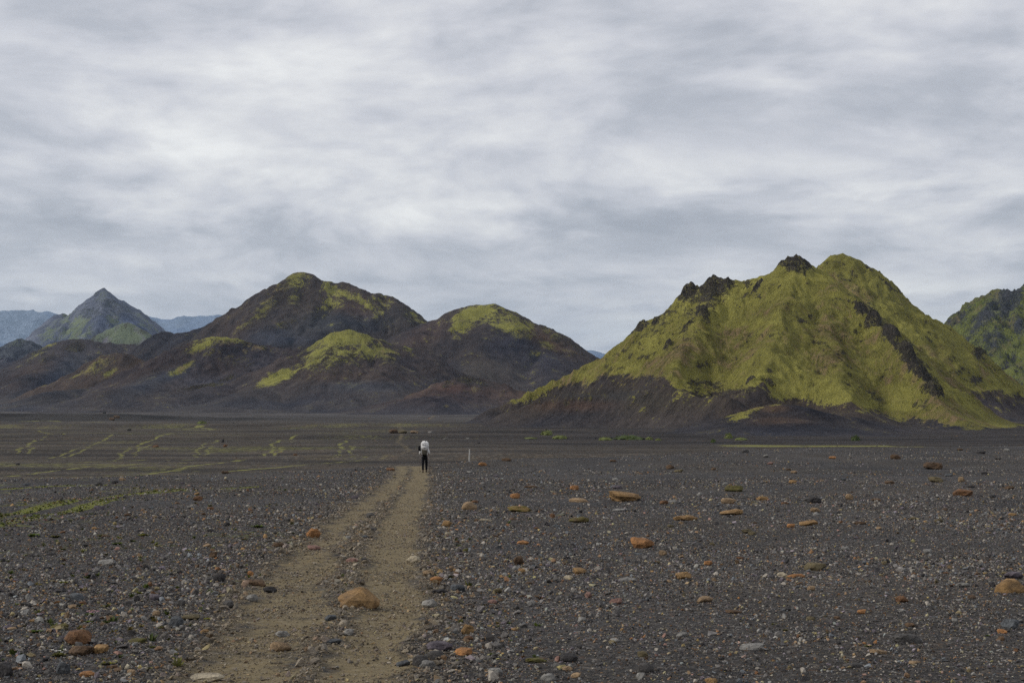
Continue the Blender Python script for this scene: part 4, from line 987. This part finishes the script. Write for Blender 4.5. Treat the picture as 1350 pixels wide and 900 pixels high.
def gravel():
    r = np.random.RandomState(42)
    names = ['dark', 'grey', 'blue grey', 'pale grey', 'cream', 'tan', 'ochre', 'orange', 'rust', 'brown', 'olive', 'pink', 'purple grey']
    wts = np.array([22, 32, 8, 9, 1.0, 4.5, 1.8, .8, 1.8, 6, 3, 1.5, 6]); wts = wts / wts.sum()
    cols = np.array([PAL[k] for k in names])
    P = 2.6; Cc = 230 * .03 ** P
    XX, YY, SS = [], [], []
    edges = np.geomspace(9.5, 135, 60)
    for a, b in zip(edges[:-1], edges[1:]):
        m = (a + b) / 2; smin = max(.017, 1.45 * m / F)
        area = 0.82 * m * (b - a); n = int(Cc * smin ** -P * area)
        y = r.uniform(a, b, n); x = r.uniform(-.41, .41, n) * y
        s = smin * (1 - r.rand(n)) ** (-1 / P)
        XX.append(x); YY.append(y); SS.append(s)
    X, Y, S = map(np.concatenate, (XX, YY, SS))
    trk, env = tracks(X, Y)
    cl = fbm(X / 1.6, Y / 1.6, 3, 171); cl2 = fbm(X / 9, Y / 9, 2, 172)
    c, wd = path_mid(Y); dist = np.abs(X - c) - wd / 2
    edge = np.exp(-(np.clip(dist, -.2, 9) / (0.55 + .012 * Y)) ** 2) * (Y < 100)
    den = np.clip(.68 + .8 * cl + .6 * cl2 + .8 * edge + .65 * env, .38, 1)
    den = np.clip(den + .25 * np.exp(-((X - c + 2.2) / 2.5) ** 2), 0, 1)
    # sandy tracks: a few small stones only
    den = np.where(trk > .35, np.clip(.48 + .9 * cl, .12, .85), den)
    e = edge_y(X, Y)
    big = S > .065
    den = np.where(big, den * np.clip(.36 + .9 * cl2 + .9 * edge + .3 * env, .08, 1), den)
    ok = (r.rand(len(X)) < den) & (S < .17) & (Y < e + 4) & ~((trk > .35) & (S > .075))
    X, Y, S = X[ok], Y[ok], S[ok]; envk = env[ok]; trk = trk[ok]
    ci = r.choice(len(names), len(X), p=wts); C = cols[ci] * np.exp(r.normal(.42, .42, (len(X), 1)))
    C = np.minimum(C, np.array([.37, .34, .30])) 
    warm = np.clip(envk + edge[ok] * .35, 0, 1)[:, None] * .5
    C = C * (1 - warm) + np.array([.26, .21, .14]) * r.uniform(.4, 1.6, (len(X), 1)) * warm
    flat = r.uniform(.4, .9, len(X))
    small = S < 2.2 * np.maximum(.017, 1.45 * Y / F)
    tiny = [hull_proto(400 + i, 6) for i in range(10)]
    nb = ~small
    scatter('gravel', X[small], Y[small], S[small], flat[small], C[small], 'fine grey, tan and rust gravel covering the flat', STONE_STUFF, tiny, lift=.28)
    scatter('coarse_gravel', X[nb], Y[nb], S[nb], flat[nb], C[nb], 'coarser loose stones mixed into the fine gravel', STONE_STUFF, seed=8, lift=.22)
    # coarse scatter on the lower terrace
    n = 9000; Y = 150 * (1100 / 150) ** r.rand(n); X = r.uniform(-.42, .42, n) * Y
    S = Y / F * (1 - r.rand(n)) ** (-1 / 2.4) * .9; ok = (S < Y / F * 3.2) & (fbm(X / 60, Y / 60, 3, 181) > -.12)
    X, Y, S = X[ok], Y[ok], S[ok]
    ci = r.choice(len(names), len(X), p=wts); C = cols[ci] * r.uniform(.5, 1.0, (len(X), 1))
    scatter('scattered_stones', X, Y, S, r.uniform(.4, .8, len(X)), C, 'countless far stones dotted over the lower terrace', STONE_STUFF, seed=6)
gravel()

# ------------------------------------------------------------------ plants and moss
def leaf_material(name):
    m, t, b = new_mat(name, 0.8, 0.15)
    c = t.attr('tint'); g = t.node('ShaderNodeNewGeometry').outputs['Position']
    c = t.mix(t.rng(t.noise(g, 25.0, 3, .6), .35, .65), t.mix(1.0, c, (.6, .65, .6, 1), 'MULTIPLY'), c)
    t.l.new(c, b.inputs['Base Color']); return m
LEAF = leaf_material('small_plant_leaf')
def tuft_proto(seed, n, tall):
    r = random.Random(seed); V, T = [], []
    for i in range(n):
        a = r.uniform(0, 6.283); lean = r.uniform(.15, 1.1); L = r.uniform(.5, 1.0); rad = r.uniform(0, .35)
        bx, by = rad * math.cos(a), rad * math.sin(a); w = r.uniform(.05, .12) * (1 if tall else 1.8)
        tx, ty, tz = bx + L * math.sin(lean) * math.cos(a), by + L * math.sin(lean) * math.sin(a), L * math.cos(lean) * (1 if tall else .6)
        ca, sa = -math.sin(a) * w, math.cos(a) * w; k = len(V)
        V += [(bx + ca, by + sa, -.1), (bx - ca, by - sa, -.1), ((bx + tx) / 2 - ca, (by + ty) / 2 - sa, tz * .62), ((bx + tx) / 2 + ca, (by + ty) / 2 + sa, tz * .62), (tx, ty, tz)]
        T += [(k, k + 1, k + 2), (k, k + 2, k + 3), (k + 3, k + 2, k + 4)]
    return np.array(V, float), np.array(T)
TUFTS = [tuft_proto(300 + i, 22, i % 2) for i in range(6)]
GCOL = np.array([(.10, .125, .022), (.15, .155, .030), (.17, .13, .035), (.075, .095, .025), (.20, .19, .055), (.16, .085, .04)])

def ground_cover():
    r = np.random.RandomState(77); XX, YY, SS = [], [], []
    n = 60000; Y = 13 * (80 / 13) ** r.rand(n); X = r.uniform(-.40, .02, n) * Y
    trk, env, green, far, n1, n2, n3 = ground_attributes(X, Y)
    pr = np.clip((green - .22) * 1.3, 0, 1) ** 1.2 + .02 * (green >= 0)
    px = HX + F * X / Y
    ok = (r.rand(n) < pr * .42) & (trk < .2) & (Y < edge_y(X, Y) + 2)
    X, Y = X[ok], Y[ok]; S = np.clip(r.lognormal(-2.35, .38, len(X)), .04, .22)
    C = GCOL[r.choice(6, len(X), p=[.28, .22, .14, .16, .12, .08])] * r.uniform(.6, 1.2, (len(X), 1))
    scatter('ground_cover', X, Y, S * 1.2, r.uniform(.5, .9, len(X)), C, 'low moss and tiny plants spreading over the gravel left of the path', LEAF, TUFTS, 9, 0.02)
ground_cover()

def tuft(px, py, wpx, label, col, flowers=None, Y=None, name='plant', cat='plant', flatness=.7, n=60, seed=0, group=None):
    if Y is None: X, Y = nearpt(px, py)
    else: X = (px - HX) / F * Y
    w = wpx / F * Y; z = float(gz(np.array([X]), np.array([Y]))[0])
    r = random.Random(int(px * 7 + py)); V, T = tuft_proto(int(px * 3 + py), n, False)
    V = V * np.array([w / 1.6, w / 1.8, w / 1.6 * flatness])
    me = bpy.data.meshes.new(name); me.from_pydata([tuple(v) for v in V], [], [tuple(int(i) for i in q) for q in T])
    at = me.attributes.new('tint', 'FLOAT_COLOR', 'POINT')
    c4 = np.ones((len(V), 4), np.float32); f = np.repeat(np.random.RandomState(int(px)).uniform(.55, 1.3, n), 5)[:, None]; c4[:, :3] = np.array(col) * f
    at.data.foreach_set('color', c4.ravel()); me.materials.append(LEAF)
    o = bpy.data.objects.new(name, me); COL.objects.link(o); o.location = (X, Y, z)
    o['label'] = label; o['category'] = cat
    if group: o['group'] = group
    if flowers:
        fm = bpy.data.materials.get('petal_%s' % flowers[0])
        if fm is None:
            fm, t, b = new_mat('petal_%s' % flowers[0], .7, .2); b.inputs['Base Color'].default_value = (*flowers[1], 1)
        bm = bmesh.new()
        for k in range(flowers[2]):
            a, q = r.uniform(0, 6.28), r.uniform(.1, .75) * w; c = Vector((q * math.cos(a), q * math.sin(a) * .7, w * .28 * r.uniform(.7, 1.3))); ps = .012 + w * .035
            for j in range(5):
                t0 = j * 1.2566; d = Vector((math.cos(t0), math.sin(t0), .5)) * ps; sd = Vector((-math.sin(t0), math.cos(t0), 0)) * ps * .45
                vs = [bm.verts.new(c), bm.verts.new(c + d * .6 + sd), bm.verts.new(c + d), bm.verts.new(c + d * .6 - sd)]; bm.faces.new(vs)
        m2 = bpy.data.meshes.new('flowers'); bm.to_mesh(m2); bm.free(); m2.materials.append(fm)
        fo = bpy.data.objects.new('flowers', m2); COL.objects.link(fo); fo.parent = o
    return o
GR, YL, OL = (.10, .13, .022), (.19, .18, .03), (.12, .11, .03)
WH, PK = ('white', (.7, .68, .62)), ('pink', (.55, .32, .38))
for (px, py, w, lab, c, fl) in [
    (103, 799, 15, 'spiky green plant tuft right of the blue-grey stone at the left', YL, None),
    (119, 810, 16, 'green cushion plant with small pale pink flowers at the left', GR, (*PK, 9)),
    (116, 820, 13, 'green cushion without flowers below the pink-flowered one', GR, None),
    (5, 738, 12, 'bright green cushion cut by the left picture edge', GR, None), (5, 813, 12, 'green tuft low on the left picture edge', GR, None),
    (48, 834, 18, 'spreading green cushion left of the reddish boulder', GR, None), (142, 877, 20, 'green tuft beside the orange stone at the bottom left', YL, None),
    (78, 866, 24, 'olive cushion under the reddish boulder cluster', OL, (*WH, 5)), (215, 829, 17, 'olive tuft touching the blue-grey stone at the left rim', OL, None),
    (83, 768, 16, 'yellow-green cushion dotted white, above the blue-grey stone at the left', YL, (*WH, 7)), (273, 817, 14, 'yellow-green cushion on the left rim of the path', YL, None),
    (100, 771, 10, 'small dark green cushion right of the white-dotted one', OL, None), (190, 706, 18, 'yellow-green cushion far left of the orange-brown block', YL, None),
    (45, 706, 22, 'white-flowered green cushion at the left below the tyre strips', GR, (*WH, 9)), (72, 707, 20, 'yellow-brown cushion right of the white-flowered one', OL, None),
    (135, 706, 20, 'olive cushion in the moss band left of the path', OL, None), (155, 717, 16, 'bright green cushion in the moss band left of the path', GR, None),
    (248, 727, 12, 'light green sprig cushion left of the small brown stone', YL, (*WH, 4)), (322, 711, 12, 'mossy tuft left of the small cream pebble', OL, None), (340, 696, 20, 'green tuft left of the orange-brown block', GR, None),
    (1302, 836, 9, 'small green tuft below the small orange block at the right', GR, None), (1145, 851, 11, 'yellow-green tuft left above the tan slab', YL, None),
    (1020, 822, 9, 'yellow-green tuft in the right half below the flat tan stone', YL, None), (1035, 829, 10, 'olive tuft right of the yellow-green one in the right half', OL, None)]:
    tuft(px, py, w, lab, c, fl, name='cushion_plant', cat='plant', flatness=.55)

# moss hummocks far out on the terrace
def hummock(px, py, w, h, label, col, name='moss_hummock', cat='moss', parts=90):
    X, Y = lowpt(px, py); W = w / F * Y; Hh = h / F * Y
    r = np.random.RandomState(int(px)); V, T, C = [], [], []
    bm = bmesh.new(); bmesh.ops.create_icosphere(bm, subdivisions=3, radius=1)
    P = np.array([v.co[:] for v in bm.verts]); nn = fbm(P[:, 0] * 2.2 + px, P[:, 1] * 2.2 + P[:, 2], 4, 5)
    z = float(gz(np.array([X]), np.array([Y]))[0])
    for i, v in enumerate(bm.verts):
        v.co = Vector((v.co.x * W / 2, v.co.y * W * .35, max(v.co.z, -.2) * Hh)) * (1 + .45 * nn[i])
    for k in range(parts):     # leafy shreds over the surface
        a = r.uniform(0, 6.28); el = r.uniform(.1, 1.4)
        c = Vector((math.cos(a) * math.cos(el) * W / 2, math.sin(a) * math.cos(el) * W * .35, math.sin(el) * Hh)) * r.uniform(.9, 1.2); s_ = Hh * .16
        vs = [bm.verts.new(c + Vector(r.normal(0, s_, 3))) for j in range(3)]; bm.faces.new(vs)
    me = bpy.data.meshes.new(name); bm.to_mesh(me); bm.free()
    at = me.attributes.new('tint', 'FLOAT_COLOR', 'POINT'); c4 = np.ones((len(me.vertices), 4), np.float32); c4[:, :3] = np.array(col) * r.uniform(.75, 1.25, (len(me.vertices), 1))
    at.data.foreach_set('color', c4.ravel()); me.materials.append(LEAF)
    o = bpy.data.objects.new(name, me); COL.objects.link(o); o.location = (X, Y, z); o['label'] = label; o['category'] = cat
    return o
LG = (.150, .165, .055)
for (px, py, w, h, lab) in [(721, 577, 16, 6, 'round pale green moss hummock right of the marker post'), (738, 579, 20, 4, 'flatter green moss hummock touching the round one'), (700, 579, 18, 1.6, 'thin streak of moss left of the round green hummock'),
        (828, 579, 40, 5, 'longest green moss hummock on the dark plain'), (798, 580, 18, 4, 'moss hummock at the left end of the longest one'), (856, 579, 10, 3.5, 'small moss hummock right of the longest one'), (868, 581, 8, 2.5, 'tiny olive moss hummock, rightmost of the row'),
        (961, 578, 10, 6, 'green moss hummock above the left end of the yellow strip'), (977, 579, 16, 3, 'low moss streak right of the green hummock above the yellow strip'),
        (940, 583, 6, 4, 'small dark green clump at the left tip of the yellow strip'), (1128, 580, 12, 6, 'dark green shrub-like clump on the black sand at the right'),
        (266, 562.5, 13, 3.5, 'pale green moss hummock on the terrace at the left'), (873, 555, 10, 3, 'pale moss patch at the foot of the large mossy hill')]:
    hummock(px, py, w, h, lab, LG if 'dark' not in lab else (.07, .09, .03))

# ------------------------------------------------------------------ marker post
def solid(name, color, rough=.8, spec=.3, noise=.0, ns=20):
    m, t, b = new_mat(name, rough, spec)
    if noise:
        g = t.node('ShaderNodeTexCoord').outputs['Object']
        c = t.mix(t.m('MULTIPLY', t.rng(t.noise(g, ns, 4, .7), .35, .7), noise), (*color, 1), (color[0] * .35, color[1] * .33, color[2] * .3, 1)); t.l.new(c, b.inputs['Base Color'])
    else: b.inputs['Base Color'].default_value = (*color, 1)
    return m
def link(name, bm, mat, parent=None, smooth=True):
    me = bpy.data.meshes.new(name); bm.to_mesh(me); bm.free(); me.materials.append(mat)
    for p in me.polygons: p.use_smooth = smooth
    o = bpy.data.objects.new(name, me); COL.objects.link(o)
    if parent: o.parent = parent
    return o
def marker_post():
    X, Y = nearpt(618.7, 608.5); z = float(gz(np.array([X]), np.array([Y]))[0])
    bm = bmesh.new(); bmesh.ops.create_cube(bm, size=1)
    for v in bm.verts:
        k = .040 if v.co.z < 0 else .034
        v.co = Vector((math.copysign(k, v.co.x), math.copysign(k, v.co.y), -.25 if v.co.z < 0 else .86))
    bmesh.ops.subdivide_edges(bm, edges=[e for e in bm.edges if abs(e.verts[0].co.z - e.verts[1].co.z) > .5], cuts=6)
    r = random.Random(3)
    for v in bm.verts:
        v.co.x += r.uniform(-.004, .004); v.co.y += r.uniform(-.004, .004)
        if v.co.z > .84: v.co.z += .03 * (v.co.x > 0)
    bmesh.ops.bevel(bm, geom=list(bm.edges), offset=.004, segments=1, affect='EDGES')
    o = link('marker_post', bm, solid('weathered_white_paint', (.48, .47, .44), .8, .2, .5, 14), smooth=False)
    o.location = (X, Y, z); o.rotation_euler = (0.02, 0.025, .4)
    o['label'] = 'white wooden trail marker post standing in gravel right of the hiker'; o['category'] = 'post'
marker_post()

# ------------------------------------------------------------------ people
def skin_mesh(name, verts, edges, radii, mat, parent, sub=2, root=0):
    me = bpy.data.meshes.new(name); me.from_pydata(verts, edges, [])
    o = bpy.data.objects.new(name, me); COL.objects.link(o)
    mod = o.modifiers.new('skin', 'SKIN'); mod.use_smooth_shade = True
    for i, sv in enumerate(me.skin_vertices[0].data):
        r = radii[i]; sv.radius = (r, r) if not isinstance(r, tuple) else r
        sv.use_root = (i == root)
    sm = o.modifiers.new('sub', 'SUBSURF'); sm.levels = sub; sm.render_levels = sub
    dg = bpy.context.evaluated_depsgraph_get(); dg.update()
    nm = bpy.data.meshes.new_from_object(o.evaluated_get(dg)); o.modifiers.clear(); old = o.data; o.data = nm
    nm.name = name; bpy.data.meshes.remove(old)
    nm.materials.clear(); nm.materials.append(mat)
    for p in nm.polygons: p.use_smooth = True
    if parent: o.parent = parent
    return o
SKIN = solid('skin', (.45, .27, .19), .6, .3)
def person(loc, rot, label, jacket, trousers, hat, stride=.12, name='person'):
    root = bpy.data.objects.new(name, None); COL.objects.link(root); root.location = loc; root.rotation_euler = (0, 0, rot); root.empty_display_size = .3
    root['label'] = label; root['category'] = 'person'
    # body: one figure, facing +y
    V = [(0, 0, .95), (0, .02, 1.12), (0, .04, 1.33), (0, .05, 1.45), (0, .07, 1.53), (0, .085, 1.60), (0, .09, 1.68), (0, .085, 1.735)]
    R = [.125, .115, .125, .075, .052, .070, .086, .060]; E = [(i, i + 1) for i in range(7)]
    hands = {}
    for s in (-1, 1):
        b = len(V); V += [(s * .16, .04, 1.42), (s * .27, -.02, 1.16), (s * .25, .19, 1.04), (s * .245, .25, 1.035), (s * .24, .29, 1.03)]
        R += [.055, .040, .028, (.030, .018), (.030, .016)]; E += [(3, b), (b, b + 1), (b + 1, b + 2), (b + 2, b + 3), (b + 3, b + 4)]
        hands[s] = (s * .24, .30, 1.03)
        for k in range(4):      # fingers curled round the pole grip
            f = len(V); zz = 1.03 + (.022 - .016 * k); L = (.9, 1.0, .95, .75)[k]
            V += [(s * .262, .30 + .02 * L, zz), (s * .25, .30 + .045 * L, zz), (s * .222, .30 + .035 * L, zz)]; R += [.0085, .008, .007]; E += [(b + 4, f), (f, f + 1), (f + 1, f + 2)]
        f = len(V); V += [(s * .215, .275, 1.045), (s * .205, .305, 1.05)]; R += [.010, .008]; E += [(b + 3, f), (f, f + 1)]
        b = len(V); fy = stride * s; V += [(s * .09, 0, .88), (s * .105, .05 + fy * .5, .50), (s * .10, fy - .02, .10), (s * .10, fy + .03, .05), (s * .105, fy + .15, .035)]
        R += [.085, .058, .038, .040, .032]; E += [(0, b), (b, b + 1), (b + 1, b + 2), (b + 2, b + 3), (b + 3, b + 4)]
    body = skin_mesh('body', V, E, R, SKIN, root)
    # jacket with raised elbows
    V = [(0, 0, 1.0), (0, .02, 1.15), (0, .04, 1.33), (0, .045, 1.45)]; R = [.155, .150, .158, .085]; E = [(0, 1), (1, 2), (2, 3)]
    for s in (-1, 1):
        b = len(V); V += [(s * .17, .04, 1.41), (s * .275, -.02, 1.16), (s * .252, .17, 1.05)]; R += [.075, .062, .045]; E += [(3, b), (b, b + 1), (b + 1, b + 2)]
    skin_mesh('jacket', V, E, R, jacket, root)
    V = [(0, 0, 1.06), (0, 0, .93)]; R = [.158, .155]; E = [(0, 1)]
    for s in (-1, 1):
        fy = stride * s; b = len(V); V += [(s * .092, 0, .84), (s * .107, .05 + fy * .5, .50), (s * .102, fy - .02, .11)]; R += [.105, .080, .064]; E += [(1, b), (b, b + 1), (b + 1, b + 2)]
    skin_mesh('trousers', V, E, R, trousers, root)
    BOOT = solid('boot_leather', (.05, .038, .03), .7, .3, .3) if 'boot_leather' not in bpy.data.materials else bpy.data.materials['boot_leather']
    for s in (-1, 1):
        fy = stride * s
        skin_mesh('boot', [(s * .10, fy - .03, .13), (s * .10, fy - .03, .055), (s * .103, fy + .08, .045), (s * .106, fy + .17, .035)], [(0, 1), (1, 2), (2, 3)], [.055, .055, .050, .036], BOOT, root)
    skin_mesh('hat', [(0, .085, 1.67), (0, .08, 1.74), (0, .075, 1.78)], [(0, 1), (1, 2)], [.108, .098, .05], hat, root)
    # face, on the far side from the camera
    fb = bmesh.new()
    for s in (-1, 1): bmesh.ops.create_uvsphere(fb, u_segments=8, v_segments=6, radius=.011, matrix=Matrix.Translation((s * .03, .168, 1.655)))
    link('eye', fb, solid('eye_dark', (.02, .02, .02), .3, .5), root)
    fb = bmesh.new(); bmesh.ops.create_cone(fb, segments=8, radius1=.014, radius2=.004, depth=.05, matrix=Matrix.Translation((0, .18, 1.63)) @ Matrix.Rotation(-.5, 4, 'X'))
    link('nose', fb, SKIN, root)
    return root, hands
def pole(root_loc, rot, hand, label, group, tipoff):
    e = bpy.data.objects.new('trekking_pole', None); COL.objects.link(e)
    M = Matrix.Translation(root_loc) @ Matrix.Rotation(rot, 4, 'Z'); h = M @ Vector(hand); tip = M @ Vector(tipoff)
    tz = float(gz(np.array([tip.x]), np.array([tip.y]))[0]); tip.z = tz
    e.location = tip; e['label'] = label; e['category'] = 'trekking pole'; e['group'] = group
    d = (h - tip); L = d.length; dn = d.normalized(); q = dn.to_track_quat('Z', 'Y').to_matrix().to_4x4()
    def cyl(nm, a, b, r, m):
        bm = bmesh.new(); bmesh.ops.create_cone(bm, segments=10, cap_ends=True, radius1=r, radius2=r * .9, depth=b - a, matrix=q @ Matrix.Translation((0, 0, (a + b) / 2))); link(nm, bm, m, e)
    cyl('shaft', .03, L - .03, .009, solid('pole_metal', (.10, .06, .06), .4, .5) if 'pole_metal' not in bpy.data.materials else bpy.data.materials['pole_metal'])
    cyl('grip', L - .045, L + .08, .017, bpy.data.materials['boot_leather']); cyl('tip', 0, .03, .006, bpy.data.materials['pole_metal']); cyl('basket', .05, .058, .035, bpy.data.materials['boot_leather'])
def hiker():
    X, Y = nearpt(559.8, 621.5); z = float(gz(np.array([X]), np.array([Y]))[0])
    loc = Vector((X, Y, z)); rot = .06
    white = solid('pale_fabric', (.70, .69, .67), .85, .15, .25, 9); black = solid('black_fabric', (.012, .012, .014), .9, .1); olive = solid('olive_fabric', (.10, .09, .07), .9, .1, .3)
    root, hands = person(loc, rot, 'hiker seen from behind in black trousers and pale shirt walking away along the path', white, black, black, .13)
    # rucksack worn on the back
    e = bpy.data.objects.new('backpack', None); COL.objects.link(e); M = Matrix.Translation(loc) @ Matrix.Rotation(rot, 4, 'Z')
    e.location = M @ Vector((0, -.1, 1.0)); e.rotation_euler = (0, 0, rot); e['label'] = 'tall white-covered backpack on the hiker, reaching above the head'; e['category'] = 'backpack'
    def blob(nm, c, sx, sy, sz, m, seed, p=3.2, amp=.05):
        bm = bmesh.new(); bmesh.ops.create_icosphere(bm, subdivisions=4, radius=1)
        P = np.array([v.co[:] for v in bm.verts]); nn = fbm(P[:, 0] * 2 + seed, P[:, 2] * 2.4 + P[:, 1], 3, seed); n2 = ridged(P[:, 0] * 2.5, P[:, 2] * 3.1 + seed, 2, seed)
        for i, v in enumerate(bm.verts):
            d = v.co; k = (abs(d.x) ** p + abs(d.y) ** p + abs(d.z) ** p) ** (-1 / p) * (1 + amp * nn[i] + amp * .8 * (n2[i] - .5))
            v.co = Vector((d.x * k * sx + c[0], d.y * k * sy + c[1], d.z * k * sz + c[2]))
        return link(nm, bm, m, e)
    blob('rain_cover', (.015, -.14, .60), .215, .17, .27, white, 3, amp=.22)
    cord = solid('dark_cord', (.10, .10, .11), .8, .1)
    for zc_, yo in ((.50, -.318), (.66, -.312), (.76, -.27)):
        skin_mesh('cord', [(-.17, yo + .09, zc_ + .02), (-.08, yo, zc_), (.03, yo - .005, zc_ - .03), (.12, yo + .01, zc_ + .01), (.20, yo + .09, zc_ + .03)], [(i, i + 1) for i in range(4)], [.013] * 5, cord, e, sub=1)
    blob('pack_body', (.0, -.10, .25), .16, .13, .20, olive, 5)
    blob('side_pouch', (-.30, -.02, .44), .085, .09, .16, black, 7, 2.6)
    blob('hip_belt', (.0, .03, .06), .20, .17, .05, black, 8)
    for s in (-1, 1):
        skin_mesh('shoulder_strap', [(s * .10, -.02, .46), (s * .12, .13, .48), (s * .13, .24, .38), (s * .15, .22, .18), (s * .15, .05, .10)], [(i, i + 1) for i in range(4)], [(.03, .012)] * 5, black, e)
        skin_mesh('strap', [(s * .20, -.19, .50), (s * .19, -.22, .20), (s * .15, -.16, .05)], [(0, 1), (1, 2)], [(.02, .008)] * 3, white, e)
    pole(loc, rot, hands[1], "right-hand dark red trekking pole of the hiker, standing clear of the legs", 'trekking poles of the hiker', (.30, .36, 0))
    pole(loc, rot, hands[-1], "left-hand trekking pole of the hiker, half hidden by the arm", 'trekking poles of the hiker', (-.30, .52, 0))
    X, Y = lowpt(565.5, 552.8); z = float(gz(np.array([X]), np.array([Y]))[0])
    person(Vector((X, Y, z)), -.3, 'tiny far-off person in red on the pinkish trail below the hills', solid('red_jacket', (.38, .06, .05), .8, .2), black, solid('red_hat', (.25, .05, .05), .8, .2), .12)
hiker()
